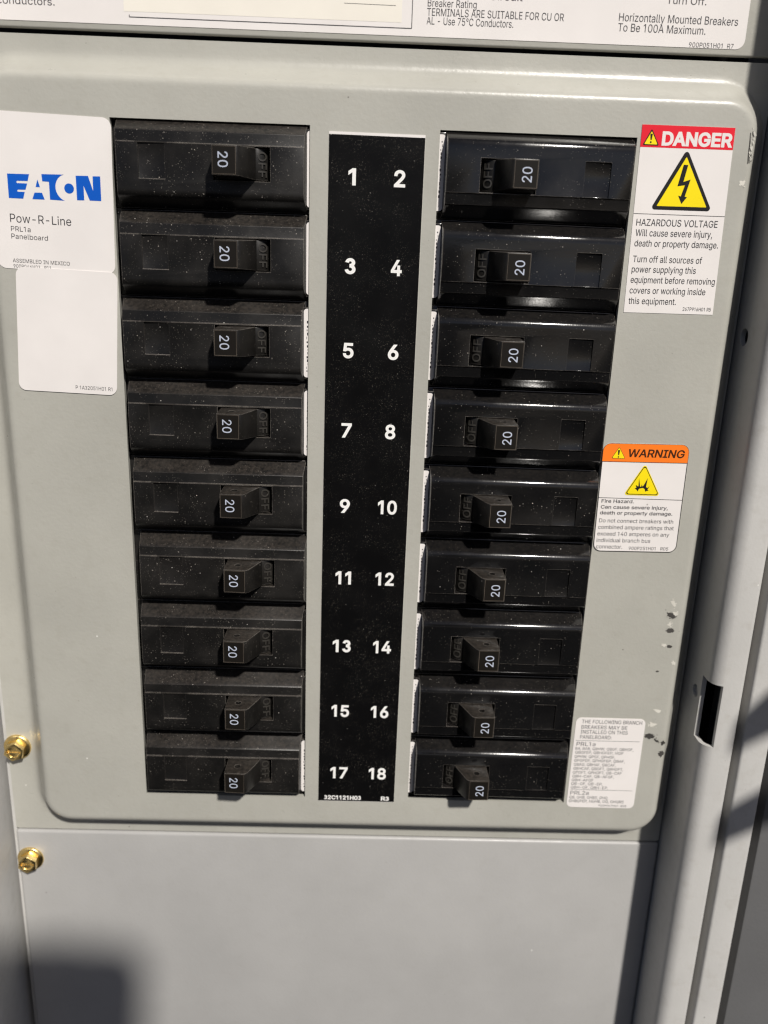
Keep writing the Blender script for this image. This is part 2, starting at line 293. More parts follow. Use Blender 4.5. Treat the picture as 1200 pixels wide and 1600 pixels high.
GLYPHS = """
, 188 38 -119 53 -119 48 -56 68 71 58 8 91 71 137 71 114 71 119 8 84 -119 102 -56 69 -119
- 453 337 244 263 244 337 226 337 188 337 207 263 188 114 188 188 188 114 207 114 244 114 226 188 244
. 188 95 -4 108 -4 83 -4 63 9 72 0 54 18 50 41 50 28 50 54 63 73 54 65 72 82 95 87 83 87 108 87 128 73 119 82 137 65 141 41 141 54 141 28 128 9 137 18 119 0
0 453 227 -7 264 -7 189 -7 130 24 157 3 103 45 69 113 83 74 55 152 48 254 48 199 48 309 69 395 55 356 83 434 130 484 104 464 157 505 227 516 189 516 264 516 323 484 296 505 350 464 384 395 370 434 398 356 405 254 405 309 405 199 384 113 398 152 370 74 323 24 350 45 297 3|227 50 202 50 252 50 290 74 273 58 308 90 330 144 321 113 339 174 344 254 344 211 344 297 330 365 339 334 321 395 290 435 308 419 273 451 227 460 252 460 202 460 163 435 180 451 146 419 123 365 132 395 114 334 109 254 109 297 109 211 123 144 114 174 132 113 163 74 146 90 180 58
1 400 246 509 220 509 246 339 246 0 246 170 225 0 182 0 204 0 182 149 182 448 182 299 181 448 179 448 180 448 138 418 56 358 97 388 56 381 56 427 56 404 93 454 168 509 131 481 194 509
2 453 64 0 172 0 64 16 64 47 64 32 121 108 234 229 177 168 254 249 282 282 270 267 295 298 311 327 304 313 317 341 320 371 320 356 320 390 308 419 316 405 299 432 273 449 288 442 259 456 224 460 242 460 204 460 172 447 187 456 158 439 139 413 147 428 131 399 127 362 127 382 107 362 66 362 86 362 66 392 86 442 72 419 100 465 143 496 119 483 167 509 225 516 194 516 255 516 306 497 282 509 329 484 361 445 348 467 374 424 381 372 381 399 381 354 371 318 378 335 364 300 336 259 353 280 319 237 267 180 296 211 229 140 153 60 191 100 153 59 153 57 153 58 231 57 389 57 310 57 389 38 389 0 389 19 281 0
3 453 218 -7 252 -7 187 -7 133 10 158 -1 107 21 70 57 86 37 54 78 44 132 46 103 66 132 109 132 87 132 111 114 126 87 117 99 136 75 165 59 149 65 181 53 219 50 199 50 239 50 275 61 258 53 292 68 315 93 305 79 324 107 329 145 329 124 329 163 316 196 325 181 307 212 275 234 293 224 256 243 201 248 231 248 186 248 157 248 172 248 157 265 157 299 157 282 200 349 288 448 244 399 288 450 288 452 288 451 215 452 70 452 142 452 70 471 70 509 70 490 171 509 372 509 272 509 372 493 372 461 372 477 319 400 211 278 265 339 211 282 211 289 211 285 249 293 308 276 281 288 335 263 371 222 356 246 386 199 393 145 393 173 393 115 370 66 385 89 355 43 309 12 335 25 282 0
4 453 40 105 164 105 40 123 40 158 40 141 109 275 247 509 178 392 268 509 311 509 289 509 243 394 109 166 176 280 109 165 109 163 109 164 210 163 413 163 312 163 413 144 413 105 413 125 289 105|282 0 302 0 282 40 282 121 282 81 282 130 282 146 282 138 282 203 282 318 282 260 302 318 343 318 322 318 343 212 343 0 343 106 322 0
5 453 221 -7 254 -7 191 -7 140 11 164 -1 116 23 83 60 97 39 69 81 60 130 61 104 81 130 122 130 101 130 124 115 138 89 129 101 147 77 173 60 159 67 188 53 221 50 204 50 242 50 276 64 260 55 292 74 314 104 305 87 323 121 328 162 328 141 328 184 314 221 323 204 304 238 275 262 291 252 258 272 218 277 239 277 201 277 167 268 184 274 151 263 128 246 138 255 108 248 67 253 88 250 77 338 96 509 86 423 186 509 366 509 276 509 366 490 366 452 366 471 294 452 151 452 222 452 145 402 134 301 139 352 135 301 136 301 135 301 147 311 178 325 161 319 194 331 229 334 211 334 253 334 294 321 274 329 313 313 345 285 331 301 359 270 379 231 371 252 387 210 391 163 391 188 391 130 369 76 384 101 354 50 309 15 334 30 283 1
6 453 226 -7 258 -7 195 -7 142 15 167 0 118 29 84 74 98 49 71 100 64 162 64 129 64 186 80 239 69 212 91 266 137 340 110 300 176 396 252 509 214 453 276 509 322 509 299 509 265 426 151 261 208 344 149 261 145 261 147 261 150 271 165 288 157 280 174 296 196 307 184 302 207 312 235 314 221 314 266 314 316 295 293 308 339 282 370 240 357 263 382 216 389 157 389 189 389 125 368 73 382 97 354 48 310 14 334 28 286 0|226 48 207 48 246 48 279 63 264 53 294 72 314 101 306 85 323 118 327 157 327 136 327 178 314 213 323 197 306 230 279 251 294 242 264 261 226 265 246 265 207 265 174 252 189 261 159 243 138 214 147 230 129 198 125 158 125 179 125 137 138 102 129 118 147 85 174 63 159 72 189 53
7 453 97 0 120 0 172 149 323 448 248 299 323 450 323 452 323 451 236 452 62 452 149 452 62 471 62 509 62 490 172 509 391 509 281 509 391 489 391 449 391 469 315 299 165 0 240 150 142 0
8 453 226 -7 260 -7 192 -7 136 11 162 -1 109 24 74 62 89 40 59 83 52 135 52 108 52 157 65 195 56 177 74 213 101 241 86 229 116 253 153 265 133 261 153 265 153 267 153 266 128 273 93 308 108 287 78 329 70 380 70 353 70 406 90 450 77 429 104 470 146 498 122 486 169 510 226 516 196 516 256 516 306 498 283 510 329 486 361 450 348 470 375 429 382 380 382 406 382 353 359 308 374 329 344 287 300 267 325 273 300 266 300 265 300 265 319 261 351 241 336 253 366 229 387 195 378 213 396 177 401 135 401 157 401 108 378 62 393 83 364 40 317 11 343 24 291 -1|226 49 204 49 249 49 285 60 268 53 301 68 323 91 314 78 332 105 337 139 337 121 337 158 322 189 332 174 313 203 283 223 300 214 266 231 226 235 247 235 205 235 169 223 186 231 152 214 130 189 139 203 120 174 115 139 115 158 115 121 129 91 120 105 138 78 167 60 151 68 184 53|226 290 208 290 244 290 274 300 260 293 288 307 307 330 299 318 315 343 319 376 319 358 319 393 308 420 315 407 300 433 275 449 289 443 261 456 226 460 245 460 208 460 177 449 191 456 163 443 145 420 152 433 137 407 133 376 133 393 133 358 145 330 137 343 152 318 178 300 163 307 192 293
9 453 226 516 195 516 258 516 310 494 286 508 335 480 368 434 354 460 382 409 389 347 389 380 389 323 373 270 383 297 362 243 315 168 343 209 277 112 200 0 239 56 177 0 130 0 154 0 187 83 301 248 244 165 303 248 307 248 305 248 303 238 287 221 296 229 279 213 257 202 269 207 245 197 218 195 232 195 187 195 137 214 160 201 114 227 83 269 96 245 70 292 64 352 64 320 64 384 85 436 71 412 99 461 143 494 118 480 167 508|226 460 246 460 207 460 174 446 189 456 159 437 138 407 147 424 130 391 125 352 125 372 125 330 138 295 130 312 147 279 174 257 159 266 189 248 226 243 207 243 246 243 279 257 263 248 294 266 314 295 306 279 323 311 327 350 327 330 327 372 314 407 323 391 306 424 279 446 294 437 264 456
: 188 95 -4 108 -4 83 -4 63 9 72 0 54 18 50 41 50 28 50 54 63 73 54 65 72 82 95 87 83 87 108 87 128 73 119 82 137 65 141 41 141 54 141 28 128 9 137 18 119 0|95 271 108 271 83 271 63 284 72 275 54 293 50 316 50 304 50 329 63 349 54 340 72 357 95 362 83 362 108 362 128 349 119 357 137 340 141 316 141 329 141 304 128 284 137 293 119 275
A 480 16 0 39 0 78 170 201 509 140 339 226 509 276 509 251 509 338 339 463 0 401 170 440 0 395 0 418 0 359 101 287 302 323 202 281 321 264 372 273 344 255 400 232 478 245 435 236 478 245 478 241 478 233 435 213 371 222 399 204 343 191 302 196 320 155 202 85 0 120 101 62 0|110 142 197 142 110 161 110 199 110 180 197 199 370 199 283 199 370 180 370 142 370 161 283 142
B 456 60 0 122 0 60 170 60 509 60 339 120 509 241 509 181 509 276 509 329 491 306 503 352 479 381 442 369 462 392 422 398 374 398 399 398 352 387 320 394 334 379 306 356 286 369 294 344 277 315 267 330 271 315 265 315 262 315 264 331 261 363 245 347 255 379 235 402 203 392 221 413 185 418 136 418 163 418 111 400 67 412 87 388 46 344 18 370 30 319 6 247 0 287 0 184 0|125 57 125 115 165 57 245 57 205 57 284 57 330 80 313 65 347 95 355 137 355 114 355 154 342 184 351 170 334 198 306 218 321 209 290 227 248 231 271 231 207 231 125 231 166 231 125 173|125 285 125 341 162 285 238 285 200 285 257 285 288 296 273 289 303 303 323 326 315 313 332 339 336 372 336 355 336 395 313 429 328 414 297 444 240 452 273 452 202 452 125 452 163 452 125 396
C 510 267 -7 293 -7 223 -7 150 25 184 4 116 46 70 115 89 76 50 154 40 254 40 201 40 308 70 393 50 354 89 432 150 484 116 462 184 505 267 516 223 516 293 516 340 504 317 512 363 497 402 471 384 486 420 457 448 418 436 439 460 398 473 348 468 374 451 348 408 348 430 348 404 366 389 395 398 381 381 408 357 428 370 419 345 438 315 449 331 444 300 454 267 456 284 456 236 456 184 432 208 448 159 417 125 364 139 394 111 334 103 254 103 297 103 211 125 145 111 175 140 115 184 76 159 92 209 61 267 53 236 53 284 53 315 60 300 55 331 65 357 81 345 71 370 90 389 114 381 101 398 128 408 160 404 143 430 160 473 160 451 160 469 135 448 91 460 111 436 70 402 38 421 52 384 23 341 5 363 12 318 -3
D 502 219 0 271 0 178 0 96 0 137 0 96 19 96 57 96 38 136 57 215 57 175 57 256 57 318 81 291 65 345 97 379 149 366 119 392 179 399 255 399 214 399 296 379 361 392 331 366 390 320 428 346 412 293 444 221 452 260 452 178 452 93 452 136 452 93 471 93 509 93 490 137 509 225 509 181 509 275 509 353 478 317 499 388 458 433 391 415 429 452 353 462 255 462 308 462 202 433 119 452 157 414 81 351 31 387 51 314 10|125 509 103 509 125 339 125 0 125 170 103 0 60 0 82 0 60 170 60 509 60 339 82 509
E 419 60 0 165 0 60 170 60 509 60 339 164 509 372 509 268 509 372 490 372 452 372 471 290 452 125 452 207 452 125 396 125 286 125 341 202 286 355 286 278 286 355 267 355 229 355 248 278 229 125 229 202 229 125 172 125 57 125 114 208 57 375 57 292 57 375 38 375 0 375 19 270 0
F 410 60 0 82 0 60 170 60 509 60 339 163 509 369 509 266 509 369 490 369 452 369 471 288 452 125 452 206 452 125 394 125 278 125 336 198 278 346 278 272 278 346 259 346 221 346 240 272 221 125 221 198 221 125 147 125 0 125 74 103 0
G 520 269 -7 309 -7 223 -7 149 25 184 4 115 46 69 116 88 77 50 155 40 254 40 201 40 308 69 393 50 354 88 432 149 484 115 462 183 505 265 516 221 516 292 516 340 504 317 512 364 496 403 469 385 484 422 454 449 416 437 437 461 396 474 349 470 373 452 349 408 349 430 349 403 365 387 393 396 380 379 406 356 427 368 417 344 436 315 448 330 444 300 453 265 456 283 456 235 456 183 432 208 448 159 417 125 364 139 394 111 334 103 254 103 297 103 211 125 145 111 175 140 115 184 76 159 92 209 61 269 53 237 53 297 53 345 71 323 59 367 83 396 123 384 101 409 146 415 202 415 172 421 201 434 199 428 200 384 199 283 199 333 199 283 218 283 256 283 237 348 256 478 256 413 256 478 237 478 200 478 219 478 158 451 91 469 122 433 60 377 19 408 36 345 2
H 517 60 0 82 0 60 170 60 509 60 339 82 509 125 509 103 509 125 435 125 289 125 362 214 289 392 289 303 289 392 362 392 509 392 435 414 509 457 509 435 509 457 339 457 0 457 170 435 0 392 0 414 0 392 77 392 232 392 155 303 232 125 232 214 232 125 155 125 0 125 77 103 0
I 300 31 0 111 0 31 19 31 57 31 38 60 57 118 57 89 57 118 189 118 452 118 320 89 452 31 452 60 452 31 471 31 509 31 490 111 509 269 509 190 509 269 490 269 452 269 471 240 452 183 452 212 452 183 320 183 57 183 189 212 57 269 57 240 57 269 38 269 0 269 19 190 0
J 396 185 -7 230 -7 140 -7 75 33 104 6 47 59 33 145 33 97 33 155 33 173 33 164 55 173 98 173 76 173 98 164 98 145 98 155 98 114 122 74 106 91 137 58 185 50 159 50 211 50 248 74 232 58 264 91 272 145 272 114 272 267 272 509 272 388 293 509 336 509 315 509 336 388 336 145 336 267 336 97 294 33 322 59 266 6
K 467 104 145 146 189 104 169 104 216 104 193 116 232 139 261 128 247 151 275 174 303 162 290 187 317 212 344 199 331 262 399 364 509 313 454 392 509 448 509 420 509 376 431 231 276 304 353 230 276 228 276 229 276 187 233|60 0 82 0 60 170 60 509 60 339 82 509 125 509 103 509 125 451 125 334 125 392 124 298 124 225 124 261 124 214 125 193 124 204 125 129 125 0 125 64 103 0|372 0 398 0 311 86 188 259 249 173 201 276 228 309 215 293 302 206 449 0 375 103 423 0
L 393 60 0 160 0 60 170 60 509 60 339 82 509 125 509 103 509 125 358 125 57 125 208 203 57 361 57 282 57 361 38 361 0 361 19 261 0
M 628 60 0 81 0 60 170 60 509 60 339 91 509 152 509 121 509 193 402 277 187 235 294 280 180 287 159 284 170 291 148 299 123 295 136 303 110 311 84 307 97 315 71 322 49 319 59 317 49 307 49 312 49 310 59 318 83 314 70 322 95 330 121 326 108 334 134 342 158 338 147 346 170 352 187 349 179 394 294 476 509 435 402 507 509 568 509 537 509 568 339 568 0 568 170 547 0 504 0 525 0 504 97 504 291 504 194 504 302 504 327 504 314 505 340 505 369 505 354 505 383 506 413 506 398 506 428 507 457 507 443 509 457 513 457 511 457 508 441 498 409 503 426 492 393 482 363 487 378 477 348 467 322 472 334 463 309 456 291 459 299 418 194 342 0 380 97 323 0 286 0 305 0 248 97 170 291 209 194 167 299 159 321 163 309 155 333 145 361 150 346 140 376 129 408 135 391 124 424 112 457 118 441 114 457 119 457 117 457 119 444 120 416 120 431 120 401 121 372 121 387 121 357 122 328 121 342 122 315 122 291 122 302 122 194 122 0 122 97 101 0
N 523 60 0 82 0 60 170 60 509 60 339 85 509 136 509 111 509 205 400 343 183 274 291 349 174 363 151 355 164 370 138 388 107 379 123 396 90 414 55 405 73 411 55 405 54 408 54 403 72 401 108 401 90 400 126 399 157 399 142 399 172 399 195 399 185 399 300 399 509 399 404 420 509 463 509 442 509 463 339 463 0 463 170 438 0 387 0 412 0 325 97 202 290 264 193 194 303 177 331 186 316 169 345 148 381 159 362 137 400 108 452 123 424 111 453 119 454 115 453 120 428 122 384 121 405 123 362 124 328 124 344 125 312 125 291 125 300 125 194 125 0 125 97 103 0
O 533 267 -7 311 -7 223 -7 150 25 184 4 116 46 70 115 90 76 50 154 40 254 40 201 40 308 70 393 50 354 90 432 150 484 116 462 184 505 267 516 223 516 311 516 384 484 350 505 418 462 464 393 444 432 483 354 493 254 493 308 493 201 464 115 483 154 444 76 384 25 418 46 350 4|267 53 236 53 297 53 349 76 325 61 374 91 408 144 394 114 423 174 430 254 430 211 430 298 408 365 423 335 394 395 349 433 374 417 325 448 267 456 297 456 236 456 184 433 209 448 159 417 125 364 140 394 111 334 103 254 103 297 103 211 125 144 111 174 140 114 184 76 159 92 209 61
P 445 60 0 82 0 60 170 60 509 60 339 118 509 235 509 177 509 274 509 332 487 307 502 358 473 390 430 377 454 402 405 409 348 409 378 409 317 390 265 402 290 377 241 332 207 358 222 307 193 235 186 274 186 193 186 109 186 151 186 109 205 109 242 109 224 150 242 233 242 191 242 259 242 297 256 281 247 313 265 333 294 325 278 341 310 344 348 344 328 344 368 333 402 341 386 325 417 297 439 313 430 280 448 232 452 259 452 196 452 125 452 160 452 125 301 125 0 125 151 103 0
Q 533 245 159 274 121 268 159 313 159 290 159 332 134 369 85 351 109 374 78 384 65 379 71 412 27 468 -48 440 -10 446 -48 401 -48 423 -48 382 -23 346 27 364 2 341 33 331 46 336 39 302 84|267 -7 311 -7 223 -7 150 25 184 4 116 46 70 115 90 76 50 154 40 254 40 201 40 308 70 393 50 354 90 432 150 484 116 462 184 505 267 516 223 516 311 516 384 484 350 505 418 462 464 393 444 432 483 354 493 254 493 308 493 201 464 115 483 154 444 76 384 25 418 46 350 4|267 53 236 53 297 53 349 76 325 61 374 91 408 144 394 114 423 174 430 254 430 211 430 298 408 365 423 335 394 395 349 433 374 417 325 448 267 456 297 456 236 456 184 433 209 448 159 417 125 364 140 394 111 334 103 254 103 297 103 211 125 144 111 174 140 114 184 76 159 92 209 61
R 449 60 0 82 0 60 170 60 509 60 339 119 509 236 509 177 509 275 509 333 489 307 502 359 475 390 433 378 457 403 410 409 352 409 382 409 321 390 271 403 295 378 248 333 217 359 230 307 204 236 198 275 198 189 198 96 198 143 198 96 217 96 255 96 236 142 255 234 255 188 255 260 255 298 267 281 259 314 275 334 300 326 286 341 315 345 352 345 332 345 372 334 405 341 390 326 420 298 440 314 431 281 448 233 452 259 452 197 452 125 452 161 452 125 301 125 0 125 151 103 0|353 0 378 0 312 76 230 229 271 153 254 229 303 229 279 229 344 153 428 0 386 76 403 0
S 447 224 -9 263 -9 187 -9 128 9 155 -3 100 21 64 60 79 38 49 82 38 137 40 107 60 137 104 137 82 137 106 117 123 88 112 101 134 75 166 59 149 65 184 52 224 49 203 49 247 49 286 60 268 53 304 68 329 92 319 78 340 105 346 139 346 121 346 155 332 179 341 169 323 189 296 205 311 198 281 211 245 222 264 217 224 228 184 239 204 234 142 251 86 289 109 268 63 311 52 372 52 339 52 401 75 448 60 426 90 469 138 498 111 486 164 510 227 516 194 516 261 516 316 498 290 510 342 486 377 449 362 469 392 428 401 378 400 404 380 378 337 378 358 378 335 403 302 437 323 423 281 451 225 459 256 459 203 459 167 448 184 455 151 441 129 418 138 431 120 406 115 376 115 391 115 358 131 334 120 344 142 323 169 308 154 314 184 302 212 293 199 297 230 289 264 279 247 284 279 275 312 264 295 270 328 257 359 238 344 248 373 227 395 198 385 214 404 181 408 139 408 162 408 111 386 64 401 86 372 41 323 11 351 24 296 -2
T 449 32 452 85 452 32 471 32 509 32 490 160 509 417 509 288 509 417 490 417 452 417 471 363 452 257 452 310 452 257 301 257 0 257 151 235 0 193 0 214 0 193 151 193 452 193 301 139 452
U 517 259 -8 299 -8 219 -8 154 15 184 0 124 31 85 80 101 53 68 107 60 173 60 138 60 285 60 509 60 397 81 509 124 509 103 509 124 399 124 178 124 288 124 154 141 113 130 132 152 94 187 68 167 79 207 57 259 52 231 52 287 52 331 68 311 57 351 79 377 113 366 94 387 132 393 178 393 154 393 288 393 509 393 399 414 509 457 509 436 509 457 397 457 173 457 285 457 138 433 80 449 107 416 53 363 15 393 31 334 0
V 480 204 0 229 0 141 170 16 509 79 339 39 509 84 509 62 509 120 408 192 206 156 307 198 189 215 137 206 166 224 109 248 31 235 73 243 31 235 31 239 31 247 74 267 138 258 110 276 166 290 206 284 189 325 307 395 509 360 408 417 509 463 509 440 509 401 339 278 0 340 170 253 0
W 686 155 0 180 0 109 170 16 509 63 339 38 509 82 509 60 509 109 404 163 196 136 300 168 179 175 145 172 163 179 128 187 94 183 111 190 76 197 40 194 58 194 40 189 40 192 40 193 58 200 94 196 76 203 111 211 145 207 128 215 163 224 196 220 179 251 300 306 509 279 404 331 509 380 509 355 509 407 404 462 196 434 300 466 179 474 145 470 163 478 128 486 94 482 111 490 76 497 40 494 58 494 40 488 40 491 40 492 58 499 94 495 76 502 111 510 145 506 128 515 163 523 196 519 179 550 300 603 509 576 404 625 509 670 509 647 509 623 339 530 0 577 170 505 0 455 0 480 0 426 108 368 323 397 215 362 344 351 391 357 367 346 416 336 475 341 444 341 475 350 475 345 475 345 445 335 395 340 419 330 371 318 323 324 347 289 215 230 0 260 108 205 0
X 474 18 0 43 0 84 95 217 284 151 190 217 268 217 236 217 252 155 327 29 509 92 418 54 509 104 509 79 509 129 473 178 400 153 437 188 385 204 361 197 372 211 350 223 329 217 340 229 318 243 292 236 306 240 292 232 292 236 292 239 306 252 329 246 318 258 339 272 361 264 350 279 372 298 400 288 385 323 437 374 509 348 473 398 509 446 509 422 509 384 419 259 239 321 329 259 255 259 287 259 271 324 191 456 0 390 96 431 0 382 0 406 0 352 43 292 129 322 86 283 143 268 165 275 155 262 175 250 195 256 185 244 206 230 231 238 217 235 231 244 231 240 231 238 218 225 196 231 207 219 186 206 166 213 176 199 155 182 129 191 143 152 86 91 0 122 43 67 0
Y 472 203 0 225 0 203 69 203 208 203 139 141 308 16 509 79 409 41 509 91 509 66 509 125 454 192 344 159 399 203 326 222 292 213 309 231 275 250 230 240 255 241 230 224 230 232 230 233 255 251 293 242 276 260 310 280 344 270 327 314 399 381 509 347 454 406 509 455 509 430 509 393 409 268 208 330 308 268 139 268 0 268 69 247 0
Z 438 42 0 161 0 42 15 42 46 42 31 119 159 273 385 196 272 284 400 306 431 295 415 318 446 341 476 329 461 343 469 348 454 346 461 327 453 285 452 306 453 264 452 223 452 244 452 162 452 40 452 101 452 40 471 40 509 40 490 159 509 397 509 278 509 397 493 397 462 397 477 321 351 169 129 245 240 158 113 134 81 146 97 122 65 97 33 110 49 95 40 90 54 93 47 111 55 152 57 132 56 173 57 214 57 193 57 276 57 399 57 338 57 399 38 399 0 399 19 280 0
a 389 160 -9 182 -9 136 -9 94 5 114 -4 75 14 48 45 59 27 36 62 30 108 30 83 30 130 43 161 35 147 52 175 78 193 63 185 92 201 125 211 108 207 143 215 178 220 160 218 201 223 234 227 219 225 248 228 265 235 258 231 272 239 276 255 276 245 276 255 276 257 276 256 276 272 267 297 273 286 261 308 240 322 252 316 228 328 196 331 213 331 178 331 149 322 162 328 136 317 118 301 126 309 110 292 100 274 104 283 80 280 41 291 61 285 50 314 79 346 62 332 95 360 133 375 113 369 153 381 194 384 173 384 208 384 239 379 223 383 255 376 286 360 271 370 301 351 322 320 313 338 332 303 337 251 337 280 337 168 337 0 337 84 317 0 277 0 297 0 277 17 277 52 277 35 275 52 272 52 274 52 268 43 252 25 261 34 243 15 215 1 230 7 200 -5|170 45 155 45 193 45 228 59 212 50 243 68 263 93 255 79 271 107 276 138 276 122 276 155 276 190 276 173 273 187 259 182 268 184 251 180 231 176 242 178 221 174 200 171 210 172 190 170 175 168 182 169 161 166 134 159 147 163 121 154 103 139 111 148 96 131 92 105 92 119 92 92 102 72 95 81 109 63 130 52 118 57 142 48
b 424 229 -8 261 -8 206 -8 172 4 187 -4 158 12 138 31 146 21 129 42 118 59 123 51 116 59 112 59 114 59 112 39 112 0 112 20 92 0 53 0 72 0 53 170 53 509 53 339 73 509 114 509 93 509 114 446 114 319 114 382 115 319 118 319 117 319 123 327 137 346 129 336 145 356 171 373 157 365 186 381 229 384 205 384 261 384 313 361 289 376 337 345 370 293 356 322 383 263 390 189 390 229 390 149 370 84 383 114 356 55 313 16 337 32 289 0|220 47 197 47 244 47 279 66 263 53 295 78 316 117 308 95 324 138 328 189 328 162 328 216 316 261 324 240 308 282 280 311 296 299 264 324 220 330 244 330 197 330 161 312 177 324 145 300 125 263 133 284 117 242 113 189 113 217 113 161 125 115 117 136 133 94 162 65 146 77 178 53
c 396 207 -8 226 -8 173 -8 117 16 143 0 91 33 56 85 71 56 41 114 34 187 34 149 34 227 56 291 41 262 71 321 117 360 91 343 143 376 207 384 173 384 226 384 260 377 243 382 276 372 305 356 292 365 319 347 340 322 330 335 350 309 362 277 357 294 342 272 303 262 322 267 300 272 290 289 296 281 285 297 270 311 278 305 262 317 242 325 253 322 232 328 207 330 220 330 182 330 145 310 161 323 129 297 108 258 116 280 100 237 96 187 96 213 96 162 108 117 100 139 116 96 145 66 129 79 161 53 207 46 182 46 220 46 243 52 232 48 253 55 271 66 263 60 279 72 292 89 286 80 297 97 304 117 301 107 324 112 363 102 343 107 358 85 341 56 351 70 332 43 306 21 320 31 293 12 261 -1 277 4 244 -6
d 424 195 -8 219 -8 164 -8 111 16 136 0 87 32 55 84 68 55 41 114 34 189 34 149 34 229 55 293 41 263 69 322 112 361 88 345 136 376 196 384 164 384 219 384 253 373 238 381 268 365 287 346 279 356 296 336 306 319 302 327 308 319 311 319 309 319 311 382 311 509 311 446 331 509 372 509 351 509 372 339 372 0 372 170 352 0 313 0 332 0 313 20 313 59 313 39 311 59 307 59 309 59 302 51 287 31 295 42 278 21 252 4 267 12 238 -4|205 47 181 47 227 47 263 65 247 53 279 77 299 115 291 94 308 136 312 189 312 161 312 217 300 263 308 242 292 284 263 312 279 300 247 324 205 330 228 330 181 330 145 311 161 324 129 299 108 261 116 282 100 240 96 189 96 216 96 162 109 117 100 138 117 95 145 66 129 78 161 53
e 404 212 -8 238 -8 175 -8 117 16 143 0 90 33 56 85 70 56 41 114 34 187 34 148 34 226 55 290 41 260 69 319 115 359 89 343 141 376 205 384 171 384 226 384 266 374 246 381 285 367 319 341 303 356 335 326 357 282 348 306 366 258 371 194 371 228 371 186 371 169 371 178 272 169 75 169 174 169 75 187 75 221 75 204 163 221 338 221 250 221 329 215 310 202 319 208 310 227 298 269 306 249 290 288 263 314 278 303 247 325 205 330 228 330 182 330 146 313 163 325 130 302 109 270 118 288 100 251 96 211 96 232 96 200 96 178 96 189 96 150 110 106 101 126 120 87 151 61 134 72 168 51 212 46 189 46 228 46 254 53 241 48 266 57 285 73 277 64 294 82 306 105 301 93 325 101 365 91 345 96 359 71 335 39 349 54 321 24 283 4 303 13 262 -4
f 254 228 379 154 379 228 362 228 327 228 344 154 327 6 327 80 327 6 344 6 379 6 362 80 379|81 0 101 0 81 144 81 432 81 288 81 453 96 486 86 471 106 500 135 519 119 511 152 526 187 530 169 530 201 530 222 527 213 529 232 525 243 521 238 523 238 503 227 468 233 486 224 470 215 472 220 471 210 473 195 474 203 474 176 474 154 460 163 469 146 451 142 419 142 437 142 279 142 0 142 140 121 0
g 425 207 -151 238 -151 179 -151 134 -140 155 -147 113 -132 82 -110 96 -123 69 -98 51 -69 58 -84 67 -60 101 -41 84 -50 107 -49 122 -66 113 -57 130 -75 154 -88 141 -82 168 -94 207 -97 186 -97 238 -97 282 -75 263 -90 302 -60 311 -6 311 -37 311 19 311 68 311 44 310 68 306 68 308 68 301 60 287 41 295 51 278 32 252 16 267 23 238 8 195 5 219 5 164 5 113 27 137 12 88 41 55 90 69 62 41 118 34 191 34 152 34 230 55 293 41 264 69 322 112 361 88 345 137 376 196 384 165 384 220 384 253 373 239 381 268 365 288 346 280 356 297 336 308 319 303 327 309 319 313 319 311 319 313 339 313 379 313 359 333 379 372 379 353 379 372 250 372 -9 372 121 372 -42 350 -90 365 -69 335 -111 291 -136 316 -126 266 -146|205 59 181 59 228 59 264 75 248 64 280 86 300 121 292 101 308 141 312 193 312 165 312 220 300 264 308 243 292 284 264 312 280 301 248 324 205 330 228 330 181 330 145 312 161 324 129 299 109 262 117 283 100 242 96 193 96 219 96 166 109 123 100 143 117 103 145 76 129 87 162 65
h 410 114 227 114 249 114 151 114 0 114 76 93 0 53 0 73 0 53 170 53 509 53 339 73 509 114 509 93 509 114 435 114 287 114 361 110 287 102 287 106 287 114 322 152 362 131 347 174 377 227 384 199 384 253 384 295 369 276 379 315 358 341 321 330 342 352 299 357 240 357 273 357 160 357 0 357 80 337 0 296 0 316 0 296 78 296 235 296 157 296 265 273 304 288 288 258 321 210 329 237 329 192 329 161 317 175 325 146 309 126 283 135 298 118 267
i 167 53 0 73 0 53 126 53 379 53 253 73 379 114 379 93 379 114 253 114 0 114 126 93 0|84 443 95 443 72 443 54 455 62 447 45 462 41 483 41 472 41 494 54 512 45 504 62 520 84 524 72 524 95 524 114 512 106 520 122 504 126 483 126 494 126 472 114 455 122 462 106 447
j 167 53 379 53 243 73 379 114 379 93 379 114 243 114 -30 114 106 114 -53 102 -90 110 -73 93 -107 65 -129 81 -120 48 -138 4 -143 28 -143 -1 -143 -10 -143 -5 -143 -10 -124 -10 -87 -10 -105 -6 -87 2 -87 -2 -87 20 -87 40 -72 32 -82 49 -62 53 -29 53 -48 53 107|83 443 95 443 72 443 53 455 62 447 45 462 41 483 41 472 41 494 53 512 45 504 62 520 83 524 72 524 95 524 114 512 105 520 122 504 126 483 126 494 126 472 114 455 122 462 105 447
k 381 110 137 132 158 110 162 110 212 110 187 113 212 121 212 117 212 175 268 284 379 230 323 310 379 360 379 335 379 301 319 184 199 243 259 182 199 177 199 179 199 155 178|53 0 73 0 53 170 53 509 53 339 73 509 114 509 93 509 114 339 114 0 114 170 93 0|294 0 320 0 245 62 148 186 197 124 162 200 191 229 177 214 252 152 372 0 312 76 346 0
l 189 139 -2 147 -2 110 -2 74 20 88 5 60 35 53 84 53 57 53 226 53 509 53 367 73 509 114 509 93 509 114 372 114 99 114 235 114 81 120 62 116 69 125 55 146 52 133 52 152 52 160 53 157 52 164 53 170 54 167 54 173 37 181 3 177 20 175 1 162 -1 169 0 154 -2
